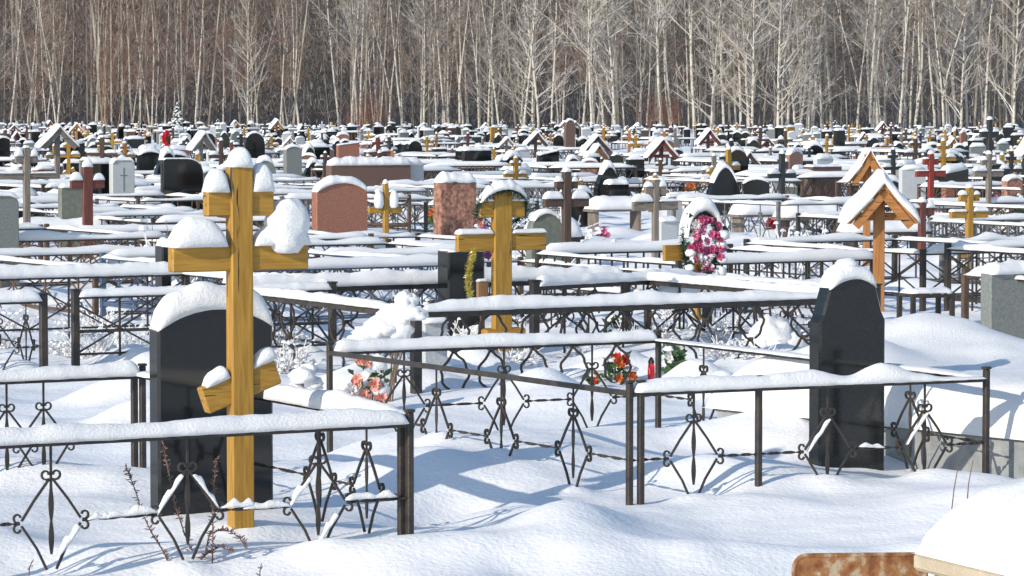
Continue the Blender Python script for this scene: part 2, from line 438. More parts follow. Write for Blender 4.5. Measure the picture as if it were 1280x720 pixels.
def roofed(px, yb, yt, half, yeave, spx, m, label, short, depth=.22, snow=.09, yaw=YAW, beam=True):
    g = G(px, yb); Y = g.y; s = ppm(Y); k = math.cos(yaw + math.atan((px - 640) / F))
    H = P(px, yt, Y).z; rise = H - P(px, yeave, Y).z; span = 2 * half / s / k; sw = spx / s / k
    r = empty('roofed_cross', g, yaw, label, 'roofed cross')
    b = MB(); b.box((0, 0, (H - .4) / 2 - .02), (sw, .06, H + .36), bev=.005); b.build('upright', M[m], r)
    if beam:
        b = MB(); b.box((0, .006, H - rise * .86), (span * .78, .05, .07), bev=.005); b.build('crossbar', M[m + '_h'], r)
    roof_parts(r, H, span, rise, depth, m, snow, px * .01)
    hero(short, px, yt - snow * s, Y, half, yb)
    return r

# ------------------------------------------------------------------ fences
def scroll(mb, c, r, a0, turns, X, Z, w=.009, t=.012, n=11):
    pts = []
    for i in range(n + 1):
        k = i / n; a = a0 + turns * 2 * PI * k; rr = r * (1 - .45 * k)
        pts.append(c + X * (rr * math.cos(a)) + Z * (rr * math.sin(a)))
    N = X.cross(Z)
    mb.bar(pts, w * .8, t, N)
def ornament_diamond(X, zr, W=.135, n=8, lod=0, link=(.0, .0), low=0.0):
    """hanging diamond of flat iron with scrolls and a twisted middle bar"""
    mb = MB(); Z = Vector((0, 0, 1)); N = X.cross(Z); w, t = .009, .010
    top, mid, bot = zr - .14, zr - .31, low
    T = Z * top; Lp = X * -W + Z * mid; Rp = X * W + Z * mid; B = Z * bot
    if lod == 0:
        for sg in (-1, 1):
            D = X * (sg * W) + Z * mid
            mb.bar([T + X * (sg * .006), T.lerp(D, .5) + X * (sg * .004), D - X * (sg * .012) + Z * .008], w, t, N)
            mb.bar([D - X * (sg * .012) - Z * .012, D.lerp(B, .55), B + X * (sg * .02)], w, t, N)
            scroll(mb, T + X * (sg * .021) + Z * .016, .021, -PI / 2 - sg * .5, sg * .85, X, Z)
            scroll(mb, D + X * (sg * .004) + Z * .021, .02, -PI / 2 - sg * .4, -sg * -.8, X, Z)
            scroll(mb, D + X * (sg * .004) - Z * .023, .02, PI / 2 + sg * .4, sg * -.8, X, Z)
            if link[0 if sg < 0 else 1] > 0:
                e = D + X * (sg * link[0 if sg < 0 else 1])
                q = [D.lerp(e, i / 14) for i in range(15)]
                mb.bar(q, .015, .005, N, twist=1.5)
        q = [Z * (zr + (bot + .06 - zr) * i / 20) for i in range(21)]
        ws = [.008 + (.014 * abs(math.sin(PI * (i - 8) / 6.0)) if i > 8 else 0.002) for i in range(21)]
        mb.bar(q, .012, .006, N, twist=0, ws=ws)
    else:
        for sg in (-1, 1):
            D = X * (sg * W) + Z * mid
            mb.bar([T, D], .013, .013, N); mb.bar([D, B], .013, .013, N)
            e = D + X * (sg * .12); mb.bar([D, e], .012, .012, N)
            mb.box(T + X * (sg * .02) + Z * .015, (.03, .012, .03)); mb.box(D, (.02, .012, .06))
        mb.bar([Z * zr, B], .013, .01, N)
    return mb
def ornament_wavy(X, zr, W=.1, lod=0):
    mb = MB(); Z = Vector((0, 0, 1)); N = X.cross(Z)
    for sg in (-1, 1):
        n = 22 if lod == 0 else 7; pts = []
        for i in range(n + 1):
            k = i / n
            x = W * abs(math.sin(2 * PI * k * .98)) ** .8 * (1 if k < .5 else 1) * sg * (1 if k < .5 else -1)
            x += .008 * math.sin(k * 34) if lod == 0 else 0
            pts.append(X * x + Z * (zr - k * (zr + .02)))
        mb.bar(pts, .014, .012, N)
    if lod == 0: mb.box(Z * (zr * .5), (.03, .016, .03))
    return mb
def ornament_lattice(X, zr, W=.16, lod=0):
    mb = MB(); Z = Vector((0, 0, 1)); N = X.cross(Z); zt = zr - .04; zb = .1
    mb.bar([X * -W + Z * zt, X * W + Z * zb], .012, .01, N); mb.bar([X * W + Z * zt, X * -W + Z * zb], .012, .012, N)
    mb.bar([X * -W + Z * zb, X * W + Z * zb], .016, .014, N); mb.bar([Z * zr, Z * 0], .014, .013, N)
    if lod == 0:
        for sg in (-1, 1): scroll(mb, X * (sg * .07) + Z * (zr * .55), .04, 0, sg * .9, X, Z)
    return mb
def ornament_bars(X, zr, W=.16, lod=0):
    mb = MB(); Z = Vector((0, 0, 1)); N = X.cross(Z)
    for i in range(4): 
        x = X * (-W + 2 * W * (i + .5) / 4); mb.bar([x + Z * zr, x], .014, .014, N)
    mb.bar([X * -W + Z * .12, X * W + Z * .12], .02, .016, N); mb.bar([X * -W + Z * (zr * .62), X * W + Z * (zr * .62)], .014, .012, N)
    return mb
def fence(r, corners, sides, zr=.5, style='diamond', m='iron', lod=0, snow=None, orn=None, posts=None, pt=.029, seed=0.0, rail_w=.024, tall=.05, mids=(), links=None):
    """corners: local xy in order; sides: list of (i, j). Every post, rail, ornament and ridge of snow is a part of r."""
    C = [Vector((c[0], c[1], 0)) for c in corners]
    for i, c in enumerate(C):
        if posts is not None and i not in posts: continue
        b = MB(); hh = zr + tall
        b.box(c + Vector((0, 0, (hh - .4) / 2)), (pt, pt, hh + .4), Matrix.Rotation(YAW if lod == 0 else 0, 3, 'Z'), bev=.004 if lod == 0 else 0)
        if lod == 0: b.box(c + Vector((0, 0, hh + .006)), (pt * 1.2, pt * 1.2, .012), Matrix.Rotation(YAW, 3, 'Z'))
        b.build('post', M[m], r)
    for n, (i, j) in enumerate(sides):
        a, b_ = C[i], C[j]; d = b_ - a; L = d.length; X = d.normalized(); sd = Vector((-X.y, X.x, 0))
        ang = math.atan2(X.y, X.x); rot = Matrix.Rotation(ang, 3, 'Z')
        b = MB(); b.box((a + b_) / 2 + Vector((0, 0, zr)), (L - pt - .004, rail_w, rail_w), rot); rl = b.build('rail', M[m], r)
        if lod and style in ('lattice', 'bars'):
            b = MB(); b.box((a + b_) / 2 + Vector((0, 0, .08)), (L - pt - .004, rail_w * .8, rail_w * .8), rot); b.build('rail', M[m], r)
        sn = snow[n] if snow else .08
        if sn:
            hs = sn if hasattr(sn, '__len__') else [sn * random.choice((.45, .8, 1, 1.1, 1.25, .9)) for _ in range(7)]
            c = MB(); z = Vector((0, 0, zr + rail_w / 2))
            c.pillow([a + X * .02 + z, b_ - X * .02 + z], sd, .05 if lod == 0 else .048, hs, n=11 if lod == 0 else 6, amp=.17, seed=seed + n * 3.1, fr=8, step=.018 if lod == 0 else .11)
            c.build('snow_cap', M['snow'], rl, True)
        fr = orn[n] if orn else None
        if fr is None:
            k = max(2, int(L / .62)); fr = [(q + .5) / k for q in range(k)]
        for qi, q in enumerate(fr):
            p = a + d * q
            if style == 'diamond':
                if lod == 0:
                    lk = []
                    for side in (-1, 1):
                        stops = [0, 1] + list(fr) + list(mids if n == 0 else ())
                        gap = min([abs(s - q) for s in stops if (s - q) * side > 1e-6] or [0]) * L
                        isorn = any(abs(abs(s - q) * L - gap) < 1e-6 and (s - q) * side > 0 for s in fr)
                        lk.append(max(0, (gap - .27) if isorn else (gap - .135)))
                        if isorn and side == 1: lk[-1] = 0
                    o = ornament_diamond(X, zr, lod=0, link=lk)
                else: o = ornament_diamond(X, zr, lod=1)
            elif style == 'wavy': o = ornament_wavy(X, zr, lod=lod)
            elif style == 'lattice': o = ornament_lattice(X, zr, L / len(fr) / 2, lod)
            else: o = ornament_bars(X, zr, L / len(fr) / 2, lod)
            o.build('ornament', M[m], r, loc=p)
    return C

def line_frac(px, a, b):
    lo, hi = -1.0, 2.0
    best = min(((abs(proj((a + (b - a) * (i / 400), ))[0] - px) if False else abs(640 + F * (a + (b - a) * (i / 400)).x / (a + (b - a) * (i / 400)).y - px)), i / 400) for i in range(-400, 1200))
    return best[1]
def railpt(px, py, z=.5):
    g = G(px, py, z); return Vector((g.x, g.y, 0))

# =================================================================== the near plots
# front left plot
FR = railpt(512, 530); BR = railpt(178, 470)
rowdir = Vector((math.cos(R(29)), math.sin(R(29)), 0))
FL = FR - rowdir * 2.35; BL = BR - rowdir * 2.35
r = empty('grave_fence', FR, 0, 'black iron fence with hanging diamonds and scrolls around the big yellow cross', 'fence')
orn0 = [line_frac(p, FR, FL) for p in (397, 232, 60)] + [.86]
fence(r, [(0, 0), (FL - FR)[:2], (BL - FR)[:2], (BR - FR)[:2]], [(0, 1), (0, 3), (3, 2)], .5, 'diamond', 'iron', 0,
      snow=[[.05, .07, .066, .06, .058, .065, .06, .06], [.05, .075, .07, .06, .03, .02], [.07, .055, .075, .06]],
      orn=[orn0, [.14, .30, .62, .85], [.22, .30, .72]], seed=1.0)
b = MB(); b.box((-.036, .02, .09), (.028, .028, .9), Matrix.Rotation(YAW, 3, 'Z'), .003); b.build('post', M['iron'], r)
b = MB(); b.box((BR - FR) + Vector((-.04, -.005, .06)), (.03, .03, .9), Matrix.Rotation(YAW, 3, 'Z'), .003); b.build('post', M['iron'], r)
# snow caught on the lower arms of the hanging diamonds
Xf = (FL - FR).normalized()
for q, segs in ((orn0[1], (((.135, -.31), (.02, -.16)), ((-.02, -.16), (-.135, -.3)), ((-.14, -.3), (-.30, -.3)), ((.13, -.30), (.36, -.31)))), (orn0[2], (((-.15, -.31), (-.25, -.31)), ((-.02, -.46), (-.12, -.34)))), (orn0[0], (((.0, -.47), (-.09, -.36)), ((-.12, -.3), (-.36, -.3)), ((.13, -.31), (.34, -.31)), ((.13, -.31), (.03, -.2))))):
    for (x0, z0), (x1, z1) in segs:
        p = (FL - FR) * q
        c = MB(); c.pillow([p + Xf * x0 + Vector((0, 0, .5 + z0 + .006)), p + Xf * x1 + Vector((0, 0, .5 + z1 + .006))], (-Xf.y, Xf.x, 0), .015, [.008, .022, .034, .016, .03, .012], n=9, amp=.5, seed=x0 * 9 + q, fr=16, step=.01)
        c.build('snow_cap', M['snow'], r, True)
hero('front left diamond fence', 300, 520, 13, 260, 680)
PLOTS = [(FR, FL, BL, BR)]

# middle plot
A = railpt(787, 492); B = railpt(412, 441); C_ = railpt(823, 426); D = railpt(1233, 474)
r = empty('grave_fence', A, 0, 'dark iron fence with hanging diamonds around the shouldered black headstone', 'fence')
AD = D - A
fence(r, [(0, 0), (D - A)[:2], (C_ - A)[:2], (B - A)[:2], (AD * .35)[:2], (AD * .03)[:2]], [(0, 1), (0, 3), (3, 2), (1, 2)], .5, 'diamond', 'iron', 0,
      snow=[[.04, .062, .06, .055, .06, .065, .04, .09, .035, .012, .01], 0, [.07, .06, .065, .06, .055, .06], [.012, .02, .01, .015, .012, .01]],
      orn=[[line_frac(p, A, D) for p in (868, 1036, 1158)], [line_frac(p, A, B) for p in (717, 627, 545)], [line_frac(p, B, C_) for p in (505, 630, 740)], [line_frac(p, D, C_) for p in (1140, 1020, 880)]], seed=2.0, mids=(.35,))
for p, q in (((A + AD * .56), ((-.14, -.31), (-.02, -.16))), ((A + AD * .84), ((-.14, -.3), (-.02, -.15))), ((A + AD * .56), ((.14, -.3), (.28, -.31)))):
    X = AD.normalized(); z = Vector((0, 0, .506)); c = MB()
    c.pillow([p - A + X * q[0][0] + z + Vector((0, 0, q[0][1])), p - A + X * q[1][0] + z + Vector((0, 0, q[1][1]))], (-X.y, X.x, 0), .014, [.006, .026, .014, .028, .01], n=9, amp=.5, seed=q[0][0], fr=16, step=.01); c.build('snow_cap', M['snow'], r, True)
hero('middle diamond fence', 800, 420, 15, 380, 640)
PLOTS.append((A, D, C_, B))

# plot behind it with wavy bars
E0 = railpt(520, 393); E1 = railpt(1068, 374); back = Vector((-math.sin(YAW), math.cos(YAW), 0)) * 3.0
r = empty('grave_fence', E0, 0, 'black fence with wavy crossing bars and a thick rail behind the middle plot', 'fence')
fence(r, [(0, 0), (E1 - E0)[:2], (E1 - E0 + back)[:2], back[:2]], [(0, 1), (0, 3), (3, 2), (1, 2)], .5, 'wavy', 'iron', 0,
      snow=[[.05, .085, .08, .07, .085, .06, .07, .045, .02], [.02, .05, .06, .05, .03], [.11, .10, .11, .10], .05], orn=[[line_frac(p, E0, E1) for p in (569, 615, 668, 718, 772, 858, 940, 1005)], None, None, None], seed=3.0, rail_w=.045, pt=.06)
hero('wavy barred fence', 760, 380, 21, 250, 520)
PLOTS.append((E0, E1, E1 + back, E0 + back))

# plot around the middle yellow cross
K1 = railpt(884, 348); K0 = railpt(668, 360); fwd = Vector((math.sin(YAW), -math.cos(YAW), 0)) * 2.2
r = empty('grave_fence', K1, 0, 'black flat rail fence corner right of the middle yellow cross under the pink flowers', 'fence')
fence(r, [(0, 0), (K0 - K1)[:2], fwd[:2]], [(0, 1), (0, 2)], .5, 'lattice', 'iron', 0, snow=[[.03, .07, .08, .06, .08, .07, .08], [.02, .03, .03, .02]], orn=[None, None], seed=4.0, rail_w=.04, pt=.06)
hero('flat rail fence corner', 880, 345, 24.5, 60, 400)
PLOTS.append((K1, K0, K0 + fwd, K1 + fwd))

# left plot behind the first
L0 = railpt(94, 372); L1 = railpt(214, 368); back2 = Vector((-math.sin(YAW), math.cos(YAW), 0)) * 2.6
L1 = L0 + rowdir * 2.0
r = empty('grave_fence', L0, 0, 'black round post fence with low scrolls left of the big yellow cross', 'fence')
fence(r, [(0, 0), (L1 - L0)[:2], (L1 - L0 + back2)[:2], back2[:2]], [(0, 1), (3, 2), (1, 2)], .5, 'lattice', 'iron', 0, snow=[[.05, .06, .055, .06], [.1, .1, .09], .07], seed=5.0, pt=.05)
b = MB(); b.box(((L1 - L0) / 2) + Vector((0, 0, .26)), (2.0 - .06, .022, .022), Matrix.Rotation(R(29), 3, 'Z')); b.build('rail', M['iron'], r)
hero('round post fence', 130, 370, 22, 80, 440)
PLOTS.append((L0, L1, L1 + back2, L0 + back2))
L2 = railpt(54, 377); L3 = L2 - rowdir * 2.0
r = empty('grave_fence', L2, 0, 'dark fence corner with a fat ridge of snow at the left picture edge', 'fence')
fence(r, [(0, 0), (L3 - L2)[:2], (L3 - L2 + back2)[:2], back2[:2]], [(0, 1), (3, 2), (0, 3)], .5, 'diamond', 'iron', 0, snow=[[.085, .08, .06, .085], .08, .03], seed=6.0, pt=.05)
hero('left edge fence corner', 25, 365, 22, 40, 430)
PLOTS.append((L2, L3, L3 + back2, L2 + back2))

# =================================================================== hero crosses
r, bb, H = cross(301, 665, 207, 35, [(254, 45, 32, .10, .125), (322, 88, 33, 0, 0)], 'yellow', 'big yellow timber cross with three bars in the left foreground, heaped with snow', 'big yellow cross', snow=.085, foot=(482, 48, 34, R(19.5)), yaw=R(28), st=.07, seed=1)
z1 = bb[1][0] + bb[1][2] / 2; hl = bb[1][1] / 2
c = MB(); c.pillow([(-hl - .005, .008, z1), (-.07, .008, z1)], (0, 1, 0), .07, [.06, .115, .125, .125, .12, .10], n=14, amp=.10, seed=3, fr=9, step=.01); c.build('snow_cap', M['snow'], r, True)
c = MB(); c.pillow([(.058, .01, z1), (hl + .005, .01, z1)], (0, 1, 0), .06, [.05, .07, .09, .10, .10, .10, .10], n=14, amp=.12, seed=5, fr=7, step=.01)
c.build('snow_cap', M['snow'], r, True); c = MB()
c.lump((hl - .085, .005, z1 + .085), (.10, .075, .115), 30, 20, .12, 4.4, 1.6, -.95)
c.build('snow_cap', M['snow'], r, True); c = MB()
c.lump((hl - .105, -.035, z1 + .035), (.088, .042, .085), 26, 16, .16, 2.4, 1.8, -.9); c.build('snow_cap', M['snow'], r, True)

r, bb, H = cross(627, 455, 232, 27, [(261, 30, 22, .03, .02), (302, 57, 23, .035, .03)], 'yellow', 'yellow cross with a snowy wreath and gold tinsel before a black headstone', 'middle yellow cross', snow=.03, st=.06)
Zm = bb[0][0]
tr = MB(); tr.box((.02, .03, .18), (.33, .13, .15), bev=.01); tr.build('footbar', M['yellow_h'], r)
g = r.matrix_basis
def local(rt, p): return rt.location + Matrix.Rotation(rt.rotation_euler.z, 3, 'Z') @ Vector(p)

def needles(mb, path, n, ln, seed):
    rd = random.Random(seed)
    for i in range(n):
        k = rd.random() * (len(path) - 1); a = int(k); p = Vector(path[a]).lerp(Vector(path[min(a + 1, len(path) - 1)]), k - a)
        d = Vector((rd.gauss(0, 1), rd.gauss(0, 1), rd.gauss(0, 1))).normalized() * ln * rd.uniform(.6, 1.2)
        s = Vector((rd.gauss(0, 1), rd.gauss(0, 1), rd.gauss(0, 1))).cross(d).normalized() * ln * .07
        mb.add([p - s, p + s, p + d + s * .3, p + d - s * .3], [(0, 1, 2, 3)])
def blossom(mb, c, r, rd, nrm=None, layers=3):
    c = Vector(c); n = (nrm or Vector((rd.uniform(-.5, .5), -1, rd.uniform(-.1, .7)))).normalized()
    a = n.orthogonal().normalized(); b = n.cross(a)
    for l in range(layers):
        k = 6 - l; rr = r * (1 - .28 * l)
        for i in range(k):
            u = 2 * PI * (i + .5 * l + rd.random() * .3) / k; w = PI / k * 1.15
            def q(uu, f, h): return c + (a * math.cos(uu) + b * math.sin(uu)) * (rr * f) + n * (r * h)
            lift = .15 + .3 * l + rd.uniform(-.06, .08)
            mb.add([c + n * (r * .1 * l), q(u - w * .7, .55, lift * .8), q(u - w * .75, .9, lift + .12), q(u, 1.05, lift + rd.uniform(.0, .2)), q(u + w * .75, .9, lift + .1), q(u + w * .7, .55, lift * .8), q(u, .6, lift * .55)],
                   [(0, 1, 6), (1, 2, 3, 6), (3, 4, 5, 6), (5, 0, 6)])
def leaf(mb, p, d, w):
    p = Vector(p); d = Vector(d); s = d.cross(Vector((.3, .9, .2))).normalized() * w; u = Vector((0, -.2, .25)) * d.length * .4
    mb.add([p, p + d * .45 + s + u, p + d, p + d * .45 - s + u * .6], [(0, 1, 2), (0, 2, 3)])

# wreath on the middle cross
w0 = local(r, (0, .055, Zm + .0))
wr = empty('wreath', w0, YAW, 'evergreen wreath with snow and faded flowers hung on the middle yellow cross', 'wreath')
path = [(.20 * math.cos(u), -.055 - .06 * math.sin(u), .135 * math.sin(u) - .0) for u in [2 * PI * i / 40 for i in range(41)]]
mb = MB(); needles(mb, path, 900, .05, 3); mb.build('evergreen_ring', M['needle'], wr)
mb = MB(); mb.pillow([(x, y, z + .012) for x, y, z in path[3:19]], (0, 1, 0), .045, [.02, .05, .06, .07, .06, .03], n=9, amp=.4, seed=8, fr=16, step=.012); mb.build('snow_cap', M['snow'], wr, True)
rd = random.Random(5)
for i in range(5):
    mb = MB(); u = 3.7 + i * .22; blossom(mb, (.20 * math.cos(u), -.04, .15 * math.sin(u) - .03), .032, rd); mb.build('blossom', M[('peach', 'lilac', 'white_petal')[i % 3]], wr)
hero('wreath', 627, 230, w0.y, 35, 285)
t0 = local(r, (-.23, -.05, bb[1][0] - .05))
tn = empty('tinsel_garland', t0, YAW, 'gold tinsel strand hanging from the left arm of the middle yellow cross', 'tinsel')
path = [(-.02 - .05 * math.sin(i * .2), 0, -.33 * i / 12) for i in range(13)]
mb = MB(); needles(mb, path, 900, .036, 4); mb.build('tinsel_strands', M['gold'], tn)
mb = MB(); mb.tube(path, .004, 5); mb.build('cord', M['gold'], tn)
l0 = local(r, (.0, -.04, bb[1][0] - .10)); 
pl = empty('portrait_plaque', local(r, (-.075, .0, .0)), YAW, 'small brown wooden plaque leaning behind the middle yellow cross', 'plaque')
mb = MB(); mb.box((-.055, .05, .48), (.09, .03, .24), bev=.006); mb.build('board', M['plaque'], pl)
mb = MB(); mb.pillow([(-.10, .05, .60), (-.01, .05, .60)], (0, 1, 0), .024, .02, seed=4, step=.01); mb.build('snow_cap', M['snow'], pl, True)
mb = MB(); mb.box((-.055, .05, .2), (.03, .02, .36)); mb.build('stake', M['brown'], pl)
for i, (m_, px_, py_) in enumerate((('lilac', 607, 318),)):
    q = P(px_, py_, w0.y + .03); o = empty('artificial_flower', q, YAW, 'lilac artificial flower tucked under the arm of the middle yellow cross', 'flower')
    mb = MB(); blossom(mb, (0, -.01, 0), .04, rd); mb.build('petals', M[m_], o); mb = MB(); leaf(mb, (0, 0, 0), (.03, 0, -.05), .012); leaf(mb, (0, 0, 0), (-.03, 0, -.04), .012); mb.tube([(0, 0, 0), (.02, .03, .04)], .004, 5); mb.build('leaves', M['leaf'], o)

cross(708, 356, 214, 13, [(231, 15, 10, .06, .06), (253, 29, 11, .08, .09)], 'brown', 'dark brown plain wooden cross rising behind the small arched grey stone', 'dark brown cross', snow=.05)
cross(819, 330, 224, 10, [(239, 14, 13, .06, .1), (257, 29, 12, .1, .03)], 'grey_wood', 'weathered grey wooden cross with a bare upright, right of the dark brown cross', 'weathered grey cross', snow=.02)
cross(1211, 338, 234, 11, [(247, 13, 9, .05, .05), (268, 24, 9, .03, .05)], 'yellow', 'slim yellow cross with greenery at its centre, right of the snowy roofed cross', 'slim yellow cross', snow=.05, foot=(315, 13, 8, R(20)))
cross(1163, 286, 192, 9, [(202, 10, 8, .03, .03), (217, 19, 8, .02, .02)], 'red_wood', 'bright red wooden cross with flowers on its upright', 'bright red cross', snow=.06)
cross(1152, 330, 252, 11, [(264, 16, 10, .05, .1)], 'dark_red', 'short dark red cross below the bright red cross', 'short dark red cross', snow=.06)
cross(1236, 282, 149, 8, [(168, 12, 8, .05, .05)], 'black_wood', 'tall black cross standing out against the birch trunks on the right', 'tall black cross', snow=.05)
cross(1235, 300, 192, 8, [(203, 10, 7, .06, .05), (217, 19, 8, .08, .02)], 'grey_wood', 'grey weathered cross just below the tall black cross', 'grey cross under the tall black one', snow=.05)
cross(34, 330, 184, 10, [(199, 15, 9, .10, .10), (220, 38, 8, .03, .02)], 'grey_wood', 'wide armed grey brown wooden cross at the left edge with snow lumps', 'wide armed grey cross', snow=.03)
cross(110, 323, 208, 14, [(230, 22, 11, .10, .09)], 'dark_red', 'reddish brown cross with faded flowers beside the green grey stone', 'reddish brown cross', snow=.10)
r, bb, H = cross(482, 300, 229, 8, [(244, 13, 9, .05, .05)], 'yellow', 'small yellow cross half sunk in snow between red granite stones', 'small yellow cross', snow=.06)
mb = MB(); mb.box((0, .02, .42), (.52, .05, .09), bev=.008); mb.build('footbar', M['yellow_h'], r)
for sg in (-1, 1): mb = MB(); mb.lump((sg * .12, -.02, .56), (.07, .06, .14), 12, 8, .2, sg, 2, -.8); mb.build('snow_cap', M['snow'], r, True)

roofed(1098, 393, 232, 38, 277, 13, 'orange_wood', 'big orange brown roofed cross with thick snow on both slopes', 'big roofed cross', depth=.36, snow=.13, yaw=R(7))
roofed(1083, 330, 190, 22, 226, 8, 'orange_wood', 'smaller orange roofed cross behind the big roofed cross', 'smaller orange roofed cross', depth=.3, snow=.03, yaw=R(8))
roofed(72, 258, 160, 21, 183, 6, 'grey_wood', 'broad gabled wooden cross with a snowy left slope at upper left', 'upper left gabled cross', depth=.3, snow=.07, beam=False)

# =================================================================== hero headstones
headstone(266, 640, 143, 384, 'low', 'black_granite', 'black polished low arched headstone behind the big yellow cross', 'front black headstone', t=.095, snow=.115)
hs2, w2, h2 = headstone(1059, 590, 82, 346, 'bell', 'dark_granite', 'dark grey shouldered headstone with snow over its rounded top, front right', 'shouldered headstone', t=.09, snow=.075)
mb = MB(); mb.lump((-.01, 0, h2 + .06), (.06, .05, .035), 16, 10, .2, 2.2, 2, -.6); mb.build('snow_cap', M['snow'], hs2, True)
headstone(577, 445, 46, 313, 'rect', 'black_granite', 'black upright slab directly behind the middle yellow cross', 'slab behind the middle cross', t=.16, snow=.02)
headstone(425, 312, 64, 228, 'low', 'red_granite', 'red granite headstone with a low arch and thick rounded snow', 'red granite headstone', t=.14, snow=.10)
headstone(461, 262, 100, 206, 'rect', 'brown_granite', 'very wide brown granite slab behind the red granite headstone', 'wide brown slab', t=.2, snow=.15)
headstone(569, 296, 45, 227, 'rough', 'rough_red', 'rough hewn red stone block with a flat snow cap', 'rough red stone', t=.22, snow=.14)
headstone(228, 287, 50, 198, 'round', 'black_granite', 'tall black headstone with one rounded shoulder left of the big cross', 'round shouldered black stone', t=.11, snow=.02)
hs, w_, h_ = headstone(153, 287, 28, 200, 'chamfer', 'light_granite', 'pale grey granite headstone with a cut cross and clipped corners', 'pale clipped headstone', t=.12, snow=.05)
mb = MB(); mb.box((0, -.063, h_ * .72), (.014, .006, h_ * .34)); mb.box((0, -.0635, h_ * .78), (w_ * .3, .006, .014)); mb.build('engraved_cross', M['grey_granite'], hs)
headstone(89, 318, 28, 234, 'rect', 'green_stone', 'plain green grey headstone beside the reddish brown cross', 'green grey headstone', t=.1, snow=.06)
headstone(6, 372, 33, 244, 'round', 'grey_granite', 'smooth grey rounded headstone cut by the left edge', 'left edge grey stone', t=.1, snow=.05)
headstone(681, 354, 41, 266, 'arch', 'green_stone', 'small round topped grey headstone before the dark brown cross', 'round topped grey stone', t=.1, snow=.05)
headstone(1262, 430, 60, 341, 'rect', 'grey_granite', 'broad flat topped grey headstone with snow at the right edge', 'right edge grey stone', t=.12, snow=.10)
headstone(904, 270, 42, 209, 'gothic', 'black_granite', 'black pointed leaf shaped headstone with snow down one side', 'pointed black headstone', t=.12, snow=.09)
headstone(685, 236, 25, 188, 'slant', 'black_granite', 'black headstone with a slanted snowy top above the dark brown cross', 'slanted black stone', t=.14, snow=.06)
headstone(596, 236, 34, 188, 'rect', 'dark_granite', 'broad dark green grey headstone with an even snow strip', 'broad dark stone', t=.14, snow=.08)
headstone(550, 212, 16, 186, 'rect', 'dark_granite', 'low dark headstone left of the broad dark stone', 'low dark stone', t=.12, snow=.06)
headstone(540, 234, 22, 201, 'rect', 'grey_granite', 'low square grey headstone in front of dark ones', 'low square grey stone', t=.12, snow=.05)
headstone(794, 240, 20, 199, 'rect', 'dark_granite', 'square dark headstone standing alone behind the weathered grey cross', 'lone square dark stone', t=.12, snow=.05)
headstone(318, 212, 25, 166, 'arch', 'black_granite', 'black round topped headstone above the big yellow cross', 'black arch above the big cross', t=.12, snow=.07)
headstone(4, 222, 16, 172, 'low', 'black_granite', 'black low arched headstone touching the left edge far back', 'far left edge black stone', t=.12, snow=.06)
headstone(712, 192, 12, 150, 'arch', 'brown_granite', 'tall narrow dark oval topped monument before the birches', 'tall oval monument', t=.14, snow=.08)
headstone(1049, 200, 11, 163, 'rect', 'black_granite', 'narrow black square headstone taller than its far neighbours', 'narrow tall black stone', t=.2, snow=.10)
headstone(770, 262, 26, 230, 'rect', 'black_granite', 'low black headstone under a loaf of snow left of the weathered cross', 'low black loaf stone', t=.2, snow=.10)
headstone(1028, 250, 38, 208, 'rect', 'brown_granite', 'squat brown stone table with a flat snow lid', 'squat brown stone', t=.3, snow=.05)
headstone(366, 240, 20, 183, 'low', 'grey_granite', 'mossy grey headstone right of the big cross top', 'mossy grey stone', t=.14, snow=.06)
headstone(435, 206, 27, 178, 'slant', 'red_granite', 'small tilted pinkish granite headstone above the red one', 'tilted pink stone', t=.14, snow=.05)
headstone(518, 214, 18, 176, 'arch', 'black_granite', 'small black arched headstone left of low dark stone', 'small black arch', t=.12, snow=.07)
headstone(840, 296, 20, 246, 'rect', 'light_granite', 'light concrete block post beside the weathered grey cross', 'light block post', t=.12, snow=.05)
headstone(833, 318, 22, 276, 'rect', 'light_granite', 'low light grey block left of the pink flower wreath', 'low light block', t=.14, snow=.06)
headstone(1265, 270, 20, 222, 'low', 'rough_red', 'rough pinkish stone near the right edge behind the yew', 'rough pink stone', t=.14, snow=.08)
headstone(1185, 268, 12, 228, 'slant', 'red_granite', 'narrow reddish marker stone right of the bright red cross', 'narrow reddish marker', t=.12, snow=.05)
headstone(540, 470, 30, 402, 'rect', 'light_granite', 'small white marble stele left of the black slab', 'small white stele', t=.12, snow=.05)
headstone(941, 462, 24, 438, 'rect', 'concrete', 'little concrete block sticking out of a snow mound', 'little concrete block', t=.15, snow=.03)
headstone(205, 420, 12, 307, 'rect', 'dark_granite', 'narrow dark stone half hidden by the left arm of the big cross', 'narrow stone behind the arm', t=.14, snow=.07)

